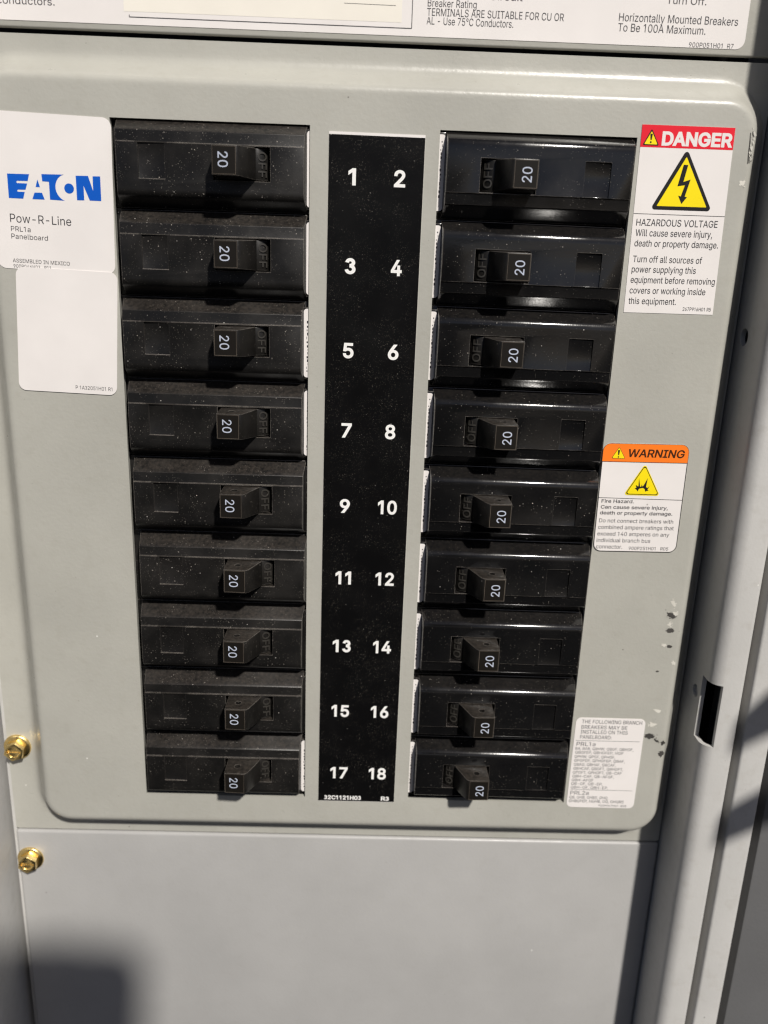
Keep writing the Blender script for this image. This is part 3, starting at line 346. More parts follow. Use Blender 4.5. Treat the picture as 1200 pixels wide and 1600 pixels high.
m 610 53 0 73 0 53 126 53 379 53 253 72 379 112 379 92 379 112 351 112 295 112 323 111 295 108 295 109 295 113 316 132 346 121 332 144 359 172 376 157 369 187 383 219 386 203 386 247 386 287 361 270 378 305 344 321 295 316 322 318 295 312 295 315 295 317 313 337 343 325 329 349 357 381 375 364 367 398 382 437 386 416 386 459 386 497 372 479 381 515 362 541 328 530 348 551 309 557 255 557 285 557 170 557 0 557 85 536 0 496 0 516 0 496 85 496 254 496 169 496 281 473 313 488 301 457 325 419 330 439 330 402 330 374 320 387 327 362 313 345 290 352 303 339 278 335 247 335 263 335 165 335 0 335 82 315 0 274 0 295 0 274 87 274 260 274 173 274 281 253 311 267 298 239 324 199 330 221 330 185 330 158 320 171 327 144 313 126 289 134 303 118 276 114 238 114 258 114 159 114 0 114 79 93 0
n 410 114 227 114 249 114 151 114 0 114 76 93 0 53 0 73 0 53 126 53 379 53 253 72 379 112 379 92 379 112 349 112 287 112 318 109 287 102 287 106 287 114 322 152 362 131 347 174 377 227 384 199 384 253 384 295 369 276 379 314 358 341 321 330 342 352 299 357 240 357 273 357 160 357 0 357 80 337 0 296 0 316 0 296 78 296 235 296 157 296 265 273 304 288 288 258 321 210 329 237 329 192 329 161 317 175 325 146 309 126 283 135 298 118 267
o 415 207 -8 242 -8 173 -8 117 16 143 0 91 33 56 85 71 56 41 114 34 187 34 149 34 227 56 291 41 262 71 321 117 360 91 343 143 376 207 384 173 384 242 384 299 360 273 376 325 343 359 291 345 321 374 262 381 187 381 227 381 149 359 85 374 114 345 56 299 16 325 33 273 0|207 46 182 46 233 46 270 66 254 53 287 79 307 117 299 96 315 139 319 187 319 162 319 213 307 258 315 236 299 280 270 310 287 297 254 323 207 330 233 330 182 330 145 310 161 323 129 297 108 258 116 280 100 237 96 187 96 213 96 162 108 117 100 139 116 96 145 66 129 79 161 53
p 424 53 -143 73 -143 53 31 53 379 53 205 72 379 112 379 92 379 112 359 112 319 112 339 114 319 118 319 116 319 123 327 137 346 129 336 145 356 171 373 157 365 186 381 229 384 205 384 261 384 313 361 289 376 337 345 370 293 356 322 383 263 390 189 390 229 390 149 370 84 383 114 356 55 313 16 337 32 289 0 229 -8 261 -8 206 -8 173 4 187 -4 158 12 138 31 146 21 130 42 118 59 123 51 117 59 114 59 115 59 114 -8 114 -143 114 -76 93 -143|220 47 197 47 244 47 279 66 263 53 295 78 316 117 308 95 324 138 328 189 328 162 328 216 316 261 324 240 308 282 280 311 296 299 264 324 220 330 244 330 197 330 161 312 177 324 145 300 125 263 133 284 117 242 113 189 113 217 113 161 125 115 117 136 133 94 162 65 146 77 178 53
q 424 372 -143 372 31 351 -143 311 -143 331 -143 311 -76 311 59 311 -8 309 59 306 59 308 59 302 51 287 31 295 42 278 21 252 4 267 12 238 -4 195 -8 219 -8 164 -8 111 16 136 0 87 32 55 84 68 55 41 114 34 189 34 149 34 229 55 293 41 263 69 322 112 361 88 345 136 376 196 384 164 384 219 384 253 373 238 381 268 365 287 346 279 356 296 336 307 319 302 327 309 319 313 319 311 319 313 339 313 379 313 359 332 379 372 379 352 379 372 205|205 47 181 47 227 47 263 65 247 53 279 77 299 115 291 94 308 136 312 189 312 161 312 217 300 263 308 242 292 284 263 312 279 300 247 324 205 330 228 330 181 330 145 311 161 324 129 299 108 261 116 282 100 240 96 189 96 216 96 162 109 117 100 138 117 95 145 66 129 78 161 53
r 259 53 0 73 0 53 126 53 379 53 253 72 379 112 379 92 379 112 360 112 321 112 340 113 321 115 321 114 321 122 340 152 367 135 355 170 379 213 385 190 385 218 385 229 384 223 385 235 384 243 384 240 384 243 363 243 322 243 343 242 323 230 324 237 323 223 325 207 326 215 326 189 326 159 315 173 322 145 307 126 284 134 297 118 270 114 237 114 255 114 158 114 0 114 79 93 0
s 365 182 -8 211 -8 156 -8 112 3 133 -4 92 11 62 38 75 23 49 53 36 94 40 72 55 98 94 107 74 102 99 86 124 60 109 70 139 50 181 45 158 45 208 45 244 62 229 51 260 74 268 103 268 87 268 116 254 136 263 127 245 144 212 155 231 151 191 160 149 170 170 165 115 178 72 208 89 191 55 225 47 274 47 247 47 296 65 332 53 315 77 348 115 370 94 361 136 380 187 384 160 384 213 384 254 372 235 380 272 365 299 339 287 353 310 325 324 290 319 309 305 286 268 277 287 281 263 292 243 316 255 304 230 327 187 333 212 333 165 333 131 317 146 327 116 306 109 277 109 293 109 263 124 243 114 252 134 235 172 223 150 228 191 218 229 209 210 214 264 201 306 171 290 188 323 154 331 107 331 133 331 84 312 47 325 64 300 30 260 6 282 16 237 -3
t 227 204 379 138 379 204 362 204 327 204 344 138 327 6 327 72 327 6 344 6 379 6 362 72 379|65 471 65 345 85 471 126 471 106 471 126 347 126 98 126 222 126 81 136 61 129 69 143 54 170 50 154 50 174 50 185 51 179 50 191 52 202 54 197 53 206 36 213 2 209 19 207 0 192 -3 200 -2 184 -4 168 -4 176 -4 136 -4 92 21 110 4 74 38 65 93 65 62 65 219
u 410 182 -5 211 -5 157 -5 115 11 134 0 95 21 69 59 80 37 58 80 53 139 53 107 53 219 53 379 53 299 73 379 114 379 93 379 114 301 114 144 114 222 114 114 137 75 121 91 152 58 200 50 173 50 218 50 249 62 235 54 264 70 283 97 275 81 292 112 296 153 296 131 296 228 296 379 296 304 316 379 357 379 337 379 357 253 357 0 357 126 337 0 298 0 318 0 298 31 298 92 298 61 301 92 307 92 304 92 295 57 257 17 279 32 235 2
v 389 163 0 184 0 114 126 17 379 66 253 40 379 84 379 62 379 111 305 165 155 138 230 174 132 187 87 181 110 193 64 206 21 199 42 198 21 184 21 191 21 191 42 203 87 197 64 209 110 224 155 216 132 251 230 305 379 278 305 327 379 371 379 349 379 323 253 226 0 275 126 205 0
w 567 138 0 158 0 99 126 23 379 61 253 44 379 87 379 66 379 103 324 133 214 118 269 140 191 154 137 147 165 161 108 175 41 168 76 172 41 165 41 168 41 172 75 186 135 179 106 193 163 206 214 199 190 221 269 252 379 237 324 273 379 316 379 295 379 332 324 362 214 347 269 368 190 382 136 375 164 388 107 402 41 395 76 399 41 391 41 395 41 399 75 413 135 406 107 420 164 434 214 427 190 449 269 480 379 465 324 502 379 545 379 523 379 506 253 429 0 468 126 409 0 368 0 389 0 352 57 319 172 335 114 314 189 305 225 309 207 300 243 291 280 295 261 286 299 277 338 281 318 281 338 291 338 286 338 286 319 277 280 281 299 272 261 263 225 267 243 258 206 248 172 253 189 231 114 199 0 215 57 178 0
x 379 21 0 44 0 71 73 171 218 121 145 171 202 171 171 171 187 124 240 29 379 76 310 52 379 100 379 76 379 116 355 147 306 132 330 160 287 179 253 170 270 188 237 207 206 198 221 197 206 175 206 186 206 185 221 202 253 194 237 211 270 233 306 221 287 249 330 282 379 266 355 305 379 352 379 328 379 304 309 209 169 256 239 209 184 209 214 209 199 258 143 358 0 308 71 334 0 287 0 310 0 268 28 231 85 249 57 219 103 200 136 209 120 191 152 173 182 182 167 183 182 205 182 194 182 195 167 178 136 186 152 170 120 148 85 160 103 129 57 91 0 110 28 68 0
y 389 47 -139 51 -140 52 -121 61 -86 57 -103 65 -86 71 -87 68 -87 83 -90 104 -89 94 -91 114 -87 130 -74 122 -82 138 -66 151 -36 145 -53 155 -24 163 -1 159 -13 114 126 17 379 66 252 40 379 84 379 62 379 111 305 165 155 138 230 174 132 187 87 181 109 193 64 206 21 199 42 198 21 184 21 191 21 190 42 202 87 196 64 209 110 224 155 216 132 251 230 305 379 278 305 327 379 371 379 349 379 316 234 204 -58 260 88 196 -78 177 -107 187 -94 166 -120 139 -136 153 -129 125 -142 91 -145 109 -145 81 -145 65 -143 72 -144 57 -142
z 380 42 0 141 0 42 15 42 46 42 30 112 137 254 320 183 228 254 321 254 323 254 322 185 323 48 323 117 323 48 342 48 379 48 361 143 379 333 379 238 379 333 363 333 331 333 347 264 241 126 60 195 150 126 59 126 56 126 58 197 56 339 56 268 56 339 38 339 0 339 19 240 0
° 316 158 283 179 283 137 283 101 298 118 288 83 309 59 340 69 322 48 357 43 397 43 376 43 419 59 455 48 438 69 473 101 497 83 487 118 508 158 513 137 513 179 513 216 497 198 508 233 487 257 455 247 473 268 438 273 397 273 419 273 376 257 340 268 357 247 322 216 298 233 309 198 288|158 334 147 334 170 334 190 343 181 337 200 348 213 366 207 356 219 375 222 397 222 386 222 409 213 430 219 420 207 439 190 453 200 447 181 459 158 462 170 462 147 462 126 453 136 459 116 447 103 430 109 439 97 420 95 397 95 409 95 386 103 366 97 375 109 356 126 343 116 348 136 337
"""
GLYPH = {}
for row in GLYPHS.strip().split('\n'):
    ch, adv, rest = row.split(' ', 2)
    GLYPH[ch] = (int(adv)/1000.0, [[int(k)/1000.0 for k in q.split()] for q in rest.split('|')])
def arc_band(cx, cy, r, w, a0, a1, n=16):
    a = [math.radians(a0+(a1-a0)*i/n) for i in range(n+1)]
    p = [(cx+(r+w)*math.cos(t), cy+(r+w)*math.sin(t)) for t in a]+[(cx+(r-w)*math.cos(t), cy+(r-w)*math.sin(t)) for t in reversed(a)]
    return [k for x, y in p for k in (x, y)*3]
# a round-topped three: two open bowls
GLYPH['3'] = (0.40, [arc_band(0.186, 0.378, 0.100, 0.031, 165, -90), arc_band(0.186, 0.146, 0.115, 0.031, 90, -165)])
_capH = {}
def outline_points(q, res):
    n = len(q)//6; pts = []
    for i in range(n):
        k = q[6*i:6*i+6]; m = q[6*((i+1) % n):6*((i+1) % n)+6]
        p0, p1, p2, p3 = k[0:2], k[4:6], m[2:4], m[0:2]
        cr = abs((p1[0]-p0[0])*(p3[1]-p0[1])-(p1[1]-p0[1])*(p3[0]-p0[0]))+abs((p2[0]-p0[0])*(p3[1]-p0[1])-(p2[1]-p0[1])*(p3[0]-p0[0]))
        st = 1 if cr < 1e-3*max(1e-6, math.hypot(p3[0]-p0[0], p3[1]-p0[1])) else res
        for j in range(st):
            t = j/st; u = 1-t
            pts.append((u**3*p0[0]+3*u*u*t*p1[0]+3*u*t*t*p2[0]+t**3*p3[0], u**3*p0[1]+3*u*u*t*p1[1]+3*u*t*t*p2[1]+t**3*p3[1]))
    out = []
    for p in pts:
        if not out or math.hypot(p[0]-out[-1][0], p[1]-out[-1][1]) > 1e-3: out.append(p)
    if math.hypot(out[0][0]-out[-1][0], out[0][1]-out[-1][1]) < 1e-3: out.pop()
    return out
def signed_area(p): return 0.5*sum(p[i-1][0]*p[i][1]-p[i][0]*p[i-1][1] for i in range(len(p)))
def grow(p, d):
    """move a closed outline to its right-hand side by d"""
    out = []; n = len(p)
    for i in range(n):
        a, b, c = p[i-1], p[i], p[(i+1) % n]
        e0 = Vector((b[0]-a[0], b[1]-a[1])).normalized(); e1 = Vector((c[0]-b[0], c[1]-b[1])).normalized()
        n0 = Vector((e0.y, -e0.x)); n1 = Vector((e1.y, -e1.x)); m = n0+n1
        if m.length < 1e-4: m = n0.copy()
        m.normalize(); k = d/max(0.45, m.dot(n0))
        out.append((b[0]+m.x*k, b[1]+m.y*k))
    return out
def fill_bands(loops):
    """fill overlapping outlines by winding number, as trapezoids between level lines"""
    E = []
    for p in loops:
        for i in range(len(p)):
            (x0, y0), (x1, y1) = p[i-1], p[i]
            if abs(y0-y1) < 1e-7: continue
            E.append((x0, y0, x1, y1, 1) if y0 < y1 else (x1, y1, x0, y0, -1))
    ys = set(round(e[k], 5) for e in E for k in (1, 3))
    for i in range(len(E)):
        ax, ay, bx, by, _ = E[i]
        for j in range(i):
            cx, cy, dx, dy, _ = E[j]
            if min(by, dy) <= max(ay, cy): continue
            den = (bx-ax)*(dy-cy)-(by-ay)*(dx-cx)
            if abs(den) < 1e-12: continue
            t = ((cx-ax)*(dy-cy)-(cy-ay)*(dx-cx))/den; u = ((cx-ax)*(by-ay)-(cy-ay)*(bx-ax))/den
            if 1e-6 < t < 1-1e-6 and 1e-6 < u < 1-1e-6: ys.add(round(ay+t*(by-ay), 5))
    ys = sorted(ys); v, f = [], []
    for lo, hi in zip(ys, ys[1:]):
        if hi-lo < 2e-5: continue
        mid = (lo+hi)/2; act = []
        for ax, ay, bx, by, w in E:
            if ay <= mid < by:
                g = (bx-ax)/(by-ay)
                act.append((ax+g*(mid-ay), ax+g*(lo-ay), ax+g*(hi-ay), w))
        act.sort(); wind = 0; start = None
        for x, xl, xh, w in act:
            was = wind; wind += w
            if was == 0 and wind != 0: start = (xl, xh)
            elif was != 0 and wind == 0:
                m = len(v)
                v += [(start[0], lo), (xl, lo), (xh, hi), (start[1], hi)]; f.append((m, m+1, m+2, m+3))
    return v, f
_glyph = {}
def glyph_shape(ch, bold, res):
    key = (ch, bold, res)
    if key not in _glyph:
        adv, outlines = GLYPH[ch]
        loops = [outline_points(q, res) for q in outlines]
        big = max(loops, key=lambda p: abs(signed_area(p)))
        sg = 1 if signed_area(big) > 0 else -1
        if bold: loops = [grow(p, bold*sg) for p in loops]
        v, f = fill_bands(loops)
        _glyph[key] = (adv, [(x, y, 0) for x, y in v], f)
    return _glyph[key]
def text_shape(s, bold=0.0, shear=0.0, res=3):
    """a line of plain grotesque lettering from the outlines above, filled"""
    x = 0.0; vs, fs = [], []
    for ch in s:
        if ch not in GLYPH: x += 0.2; continue
        adv, v, f = glyph_shape(ch, bold, res)
        m = len(vs)
        vs += [(a+x+shear*b, b, c) for a, b, c in v]; fs += [tuple(i+m for i in q) for q in f]
        x += adv
    return vs, fs
def cap_height(bold):
    if bold not in _capH:
        vs, _ = text_shape('H', bold); _capH[bold] = (max(v[1] for v in vs), min(v[1] for v in vs))
    return _capH[bold]
def text(s, x, y, width, cap, z, bold=0.0, shear=0.0, centre=False, rot=0.0, res=3):
    """letters as a flat shape: start x, baseline y, total width and capital height in mm"""
    vs, fs = text_shape(s, bold, shear, res)
    hi, lo = cap_height(bold)
    x0 = min(v[0] for v in vs); x1 = max(v[0] for v in vs)
    sy = cap/(hi-lo); sx = width/(x1-x0) if width else sy
    off = -(x0+x1)/2 if centre else -x0
    c, s_ = math.cos(rot), math.sin(rot)
    out = []
    for v in vs:
        u = (v[0]+off)*sx; w = (v[1]-lo)*sy - (cap/2 if centre else 0)
        out.append((x+c*u-s_*w, y+s_*u+c*w, z+0.004*v[2]))   # overlapping strokes lie a hair apart
    return out, fs

def poly(pts, z):
    """a flat filled outline (may be concave)"""
    bm = bmesh.new()
    vs = [bm.verts.new((px, py, 0)) for px, py in pts]
    es = [bm.edges.new((vs[i], vs[(i+1) % len(vs)])) for i in range(len(vs))]
    bmesh.ops.triangle_fill(bm, edges=es, use_beauty=True, normal=(0, 0, 1))
    bm.verts.index_update()
    v = [(q.co.x, q.co.y, z) for q in bm.verts]
    f = []
    for q in bm.faces:
        idx = [k.index for k in q.verts]
        if q.normal.z < 0: idx.reverse()
        f.append(tuple(idx))
    bm.free()
    return v, f

def line(a, b, w, z):
    d = Vector((b[0]-a[0], b[1]-a[1])); n = Vector((-d.y, d.x)).normalized()*w/2
    return [(a[0]-n.x, a[1]-n.y, z), (b[0]-n.x, b[1]-n.y, z), (b[0]+n.x, b[1]+n.y, z), (a[0]+n.x, a[1]+n.y, z)], [(0, 1, 2, 3)]

def round_poly(pts, r, n=4):
    out = []
    k = len(pts)
    for i in range(k):
        p = Vector(pts[i]); a = (Vector(pts[i-1])-p).normalized(); b = (Vector(pts[(i+1) % k])-p).normalized()
        half = a.angle(b)/2; d = r/math.tan(half)
        c = p+(a+b).normalized()*(r/math.sin(half))
        s, e = p+a*d-c, p+b*d-c
        a0 = math.atan2(s.y, s.x); a1 = math.atan2(e.y, e.x)
        while a1-a0 > math.pi: a1 -= 2*math.pi
        while a1-a0 < -math.pi: a1 += 2*math.pi
        for j in range(n+1):
            t = a0+(a1-a0)*j/n
            out.append((c.x+r*math.cos(t), c.y+r*math.sin(t)))
    return out

# ---------------------------------------------------------------- enclosure behind and round the panels
def ring_loop(x0, x1, y0, y1, r, n=8): return rrect(x0, x1, y0, y1, r, n)

# the raised cover: face with two breaker openings, curved walls, flange
PX0, PX1, PY1, PY0 = -114.4, 112.0, 25.0, -226.0
OPEN = [(-77.2, -19.0, -214.1, 13.9), (19.1, 77.2, -214.1, 13.9)]
def build_cover():
    bm = bmesh.new()
    # wall profile: outward distance from the face edge, depth
    prof = [(-2.4, 0.0), (-1.6, -0.02), (-0.9, -0.12), (-0.3, -0.38), (0.25, -0.8), (0.7, -1.35), (2.0, -3.2), (3.4, -5.3), (4.3, -6.5), (5.1, -7.25), (6.0, -7.72), (7.0, -7.93), (8.2, -8.0)]
    n = 10
    loops = []
    for d, z in prof:
        r = 9.0+d
        loops.append([bm.verts.new((x, y, z)) for x, y in rrect(PX0-d, PX1+min(d, 5.4), PY0-d, PY1+d, r if d < 5.4 else r, n)])
    for a, b in zip(loops, loops[1:]):
        k = len(a)
        for i in range(k): bm.faces.new((a[i], b[i], b[(i+1) % k], a[(i+1) % k]))
    edges = [bm.edges.get((loops[0][i], loops[0][(i+1) % len(loops[0])])) for i in range(len(loops[0]))]
    walls = []
    for x0, x1, y0, y1 in OPEN:
        top = [bm.verts.new(c) for c in ((x0, y0, 0), (x1, y0, 0), (x1, y1, 0), (x0, y1, 0))]
        bot = [bm.verts.new((v.co.x, v.co.y, -1.9)) for v in top]
        es = [bm.edges.new((top[i], top[(i+1) % 4])) for i in range(4)]
        edges += es
        for i in range(4): bm.faces.new((top[i], top[(i+1) % 4], bot[(i+1) % 4], bot[i]))
    bmesh.ops.triangle_fill(bm, edges=edges, use_beauty=True, normal=(0, 0, 1))
    # flange out to the cover's own edge, then its thickness
    out = []
    k = len(loops[-1])
    FX0, FX1, FY0, FY1 = -130.0, 118.2, -236.2, 36.6
    for x, y in rrect(FX0, FX1, FY0, FY1, 1.0, n): out.append(bm.verts.new((x, y, -8.0)))
    lo = [bm.verts.new((v.co.x, v.co.y, -9.5)) for v in out]
    for i in range(k):
        j = (i+1) % k
        bm.faces.new((loops[-1][i], out[i], out[j], loops[-1][j]))
        bm.faces.new((out[i], lo[i], lo[j], out[j]))
    bmesh.ops.recalc_face_normals(bm, faces=bm.faces)
    up = sum(f.normal.z*f.calc_area() for f in bm.faces)
    if up < 0: bmesh.ops.reverse_faces(bm, faces=bm.faces)
    me = bpy.data.meshes.new('panel_cover')
    for v in bm.verts: v.co = Vector(to_bl(v.co))
    bm.to_mesh(me); bm.free()
    return me
cover = empty('panel_cover', (0, 0, 0))
tag(cover, 'raised warm grey steel cover with two tall openings full of black breakers', 'panel cover')
obj('cover_plate', build_cover(), M['pan'], cover, 38)

def blot(cx, cy, w, h, ang, n, z, size, r):
    """a cloud of ragged flecks"""
    shapes = []
    for i in range(int(n*2.2)):
        a, d = r.uniform(0, 2*math.pi), abs(r.gauss(0, 0.55))
        x0, y0 = math.cos(a)*d*w*1.15, math.sin(a)*d*h*1.25
        x = cx+x0*math.cos(ang)-y0*math.sin(ang); y = cy+x0*math.sin(ang)+y0*math.cos(ang)
        s = size*r.choice((0.6, 0.9, 1.4, 2.0, 3.0))*r.uniform(0.7, 1.2)*(1.25-min(1.0, d*0.8))
        k = r.randint(5, 8); ph = r.uniform(0, 6.28)
        pts = [(x+s*r.uniform(0.5, 1.2)*math.cos(ph+2*math.pi*j/k)*1.5, y+s*r.uniform(0.5, 1.2)*math.sin(ph+2*math.pi*j/k)) for j in range(k)]
        shapes.append((([(p, q, z+0.0002*i) for p, q in pts]), [tuple(range(k))]))
    return shapes
r5 = random.Random(11)
dk = [blot(107.7, -137.6, 1.6, 0.9, -0.35, 60, 0.03, 0.22, r5), blot(107.8, -143.3, 1.3, 0.7, -0.1, 40, 0.03, 0.2, r5), blot(108.4, -149.4, 0.7, 0.4, 0, 16, 0.03, 0.18, r5) \
  , blot(105.9, -185.2, 1.8, 0.8, -0.1, 80, 0.03, 0.24, r5), blot(108.6, -187.0, 1.4, 0.5, -0.5, 24, 0.03, 0.14, r5), blot(110.9, -192.2, 0.8, 1.0, 0, 50, 0.03, 0.2, r5), blot(110.9, -187.8, 0.4, 0.9, 0, 20, 0.03, 0.16, r5), blot(105.2, -159.2, 0.3, 0.25, 0, 8, 0.03, 0.16, r5)]
for b in dk: obj('paint_scuff', mesh_from('paint_scuff', *merge(*b)), M['scuff'], cover)  # dark scuff marks on the cover paint
lt = [blot(107.6, -133.0, 0.9, 1.6, 0.3, 22, 0.05, 0.15, r5), blot(108.6, -137.0, 1.6, 1.0, 0.1, 20, 0.05, 0.13, r5), blot(107.3, -141.0, 1.0, 1.2, 0, 16, 0.05, 0.12, r5) \
  , blot(106.3, -148.9, 0.9, 0.3, -0.2, 18, 0.05, 0.15, r5), blot(107.2, -174.8, 1.4, 0.5, -0.3, 26, 0.05, 0.16, r5), blot(106.2, -180.4, 1.9, 0.8, -0.1, 30, 0.05, 0.14, r5), blot(110.6, -155.8, 0.5, 0.7, 0, 10, 0.05, 0.15, r5), blot(110.2, 2.5, 0.9, 0.9, 0.5, 20, 0.05, 0.16, r5)]
scr = []
for i in range(26):
    y = r5.uniform(8.2, 18.0); x = 111.0+r5.uniform(-0.2, 0.5)
    scr.append(line((x, y), (x+r5.uniform(0.2, 0.8), y-r5.uniform(0.3, 1.1)), r5.uniform(0.08, 0.26), 0.05+0.0004*i))
for b in lt+[scr]: obj('paint_chip', mesh_from('paint_chip', *merge(*b)), M['chip'], cover)
sc_dark = [poly([(110.3, 16.4), (110.55, 16.3), (110.85, 13.0), (110.9, 10.0), (111.15, 8.0), (110.85, 8.0), (110.6, 10.2), (110.5, 13.0)], 0.04), poly([(111.0, 16.9), (111.35, 16.6), (111.8, 15.4), (111.5, 15.3), (111.1, 16.0)], 0.04)]
for i in range(12):
    y = r5.uniform(8.4, 15.0); x = 111.2+r5.uniform(-0.1, 0.5)
    sc_dark.append(line((x, y), (x+0.35, y-r5.uniform(0.3, 0.7)), 0.12, 0.045+0.0004*i))
obj('paint_gouge', mesh_from('paint_gouge', *merge(*sc_dark)), M['scuff'], cover)

def slab(name, x0, x1, y0, y1, z0, z1, mat, bevel, label, cat, segs=3):
    o = obj(name, carve(name, box(x0, x1, y0, y1, z0, z1), (), bevel, segs), mat, None, 40)
    return tag(o, label, cat)
slab('upper_panel', -131.0, 118.3, 38.0, 110.0, -9.6, -7.6, M['pan'], 0.6, 'flat grey panel above the raised cover, carrying the large white printed sheet', 'metal panel')
slab('lower_panel', -130.2, 118.4, -420.0, -236.8, -9.6, -7.3, M['grey'], 1.1, 'plain smooth grey panel below the raised cover', 'metal panel')

# backs and sides so that gaps open onto a dark interior
box_ob = empty('enclosure_box', (0, 0, 0))
tag(box_ob, 'dark inside of the steel box behind the cover and breakers', 'enclosure')
obj('back_plate', mesh_from('back_plate', *box(-160, 150, -440, 130, -62, -60)), M['inside'], box_ob)
obj('inner_flange', mesh_from('inner_flange', *box(-132.6, -126, -440, 130, -13.0, -11.2)), M['trim'], box_ob)
for a in ((-160, -158, -440, 130, -59.9, -12), (148, 150, -440, 130, -59.9, -12)):
    obj('side_plate', mesh_from('side_plate', *box(*a)), M['inside'], box_ob)

# trim channels either side
def arc(cx, cz, r, a0, a1, n=6): return [(cx+r*math.cos(math.radians(a0+(a1-a0)*i/n)), cz+r*math.sin(math.radians(a0+(a1-a0)*i/n))) for i in range(n+1)]
prof = [(118.7, -30)] + arc(123.2, 10.5, 4.5, 180, 90, 8) + arc(128.3, 13.5, 1.5, 90, 0, 4) + [(129.8, 2), (128.2, 2)] + arc(128.2, 13.4, 0.01, 0, 90, 1) + arc(123.2, 10.5, 2.9, 90, 180, 6) + [(120.3, -30)]
cuts = [merge(box(112, 122.5, -180.0, -156.6, 6.9, 30)), cyl('x', (-42.6, -2.0), 2.75, 110, 121.5, 28), cyl('x', (-164.8, 2.6), 2.3, 110, 119.9, 24)]
o = obj('frame_channel', carve('frame_channel', prism_y(prof, -420, 110), cuts, 0.0), M['trim'], None, 30)
tag(o, 'light grey bent steel channel with a long slot beside the raised cover', 'frame channel')
prof2 = [(132.4, -12)] + arc(133.4, 14.0, 1.0, 180, 90, 4) + arc(140.6, 13.6, 1.4, 90, 0, 5) + [(142.0, -12)]
o = obj('door_frame_strip', carve('door_frame_strip', prism_y(prof2, -420, 110)), M['trim'], None, 30)
tag(o, 'narrow light grey frame strip beyond the slotted channel, crossed by two soft shadows', 'frame strip')
o = obj('side_cladding', carve('side_cladding', box(146.6, 260, -420, 110, -12, 11), (), 0.8), M['dark'], None, 40)
tag(o, 'dark grey scratched panel beyond the narrow frame strip, mostly out of frame', 'side panel')
o = obj('seam_filler', carve('seam_filler', box(129.95, 132.3, -420, 110, 2, 9.0), (), 0.7), M['dark'], None, 40)
tag(o, 'dark grey seam strip between the slotted channel and the narrow frame strip', 'seam strip')
prof3 = [(-133.9, -30)] + arc(-137.4, 10.5, 3.5, 0, 90, 8) + [(-170, 14.0), (-170, 12.4)] + arc(-137.4, 10.5, 1.9, 90, 0, 6) + [(-135.5, -30)]
o = obj('frame_channel', carve('frame_channel', prism_y(prof3, -420, 110)), M['trim'], None, 30)
tag(o, 'plain grey bent steel channel without a slot, beside the two gold bolts', 'frame channel')

# ---------------------------------------------------------------- bolts
def bolt(loc, label, turn):
    t = empty('hex_bolt', loc)
    tag(t, label, 'bolt', 'gold bolts holding the panels')
    w = [( r, z) for r, z in ((0.01, 0.0), (5.0, 0.0), (5.0, 0.45), (4.75, 0.8), (4.1, 1.05), (0.01, 1.1))]
    v, f = [], []
    n = 40
    for r, z in w:
        for i in range(n): v.append((r*math.cos(2*math.pi*i/n), r*math.sin(2*math.pi*i/n), z))
    for k in range(len(w)-1):
        for i in range(n): f.append((k*n+i, k*n+(i+1) % n, (k+1)*n+(i+1) % n, (k+1)*n+i))
    obj('washer', fix_normals(mesh_from('washer', v, f)), M['gold'], t, 50)
    hexa = [(3.75*math.cos(turn+math.pi/3*i), 3.75*math.sin(turn+math.pi/3*i)) for i in range(6)]
    cut = [cyl('z', (0, 0), 2.1, 3.6, 9, 24), merge(box(-2.6, 2.6, -0.4, 0.4, 3.1, 9))]
    obj('head', carve('head', prism_z(hexa, 0.9, 4.1), cut, 0.45, 3), M['gold'], t, 40)
    return t
bolt((-126.3, -200.6, -8.0), 'gold hex bolt through the flange of the raised cover', 0.3)
bolt((-125.4, -249.4, -7.3), 'gold hex bolt through the plain lower panel', 0.45)

# ---------------------------------------------------------------- stickers
def sticker(name, loc, deg, outline, label, cat, mat='white', thick=0.14, part='sheet'):
    t = empty(name, loc, math.radians(deg)); tag(t, label, cat)
    obj(part, carve(part, prism_z(outline, 0.0, thick)), M[mat], t)
    return t
def prints(parent, name, shapes, mat): return obj(name, mesh_from(name, *merge(*shapes)), M[mat], parent)
Z1, Z2, Z3, Z4 = 0.18, 0.21, 0.24, 0.27

# danger
dg_ = sticker('danger_sign', (78.2, 17.5, 0), 0.43, [(0, 0), (0.3, -53.6), (28.2, -53.7), (27.5, -0.2)][::-1], 'white warning sticker with red DANGER band and lightning triangle', 'warning sticker')
prints(dg_, 'red_band', [poly([(0.01, -0.01), (27.5, -0.2), (27.58, -6.25), (0.03, -6.1)], Z1)], 'red')
tri = round_poly([(2.96, -1.05), (0.62, -5.6), (5.55, -5.65)], 0.25)
tri_i = round_poly([(2.98, -1.75), (1.1, -5.3), (5.05, -5.35)], 0.15)
bigo = round_poly([(14.07, -6.2), (5.0, -23.3), (23.6, -23.4)], 0.8); bigi = round_poly([(14.15, -8.45), (6.8, -22.3), (21.9, -22.35)], 0.15)
boltp = [(13.54, -10.65), (14.88, -10.68), (14.04, -15.39), (16.1, -14.66), (14.95, -19.5), (15.65, -19.6), (14.22, -21.6), (12.95, -19.25), (13.75, -19.45), (14.6, -16.3), (12.39, -16.65)]
prints(dg_, 'triangle_border', [poly(tri, Z2), poly(bigo, Z2)], 'ink')
prints(dg_, 'triangle_fill', [poly(tri_i, Z3), poly(bigi, Z3)], 'yellow')
def bang(x, y0, y1, w, z):
    h = y1-y0
    return [poly([(x-w*0.35, y0+h*0.34), (x+w*0.35, y0+h*0.34), (x+w*0.75, y1), (x-w*0.75, y1)], z), poly([(x+w*0.55*math.cos(k*0.7854), y0+h*0.1+w*0.55*math.sin(k*0.7854)) for k in range(8)], z)]
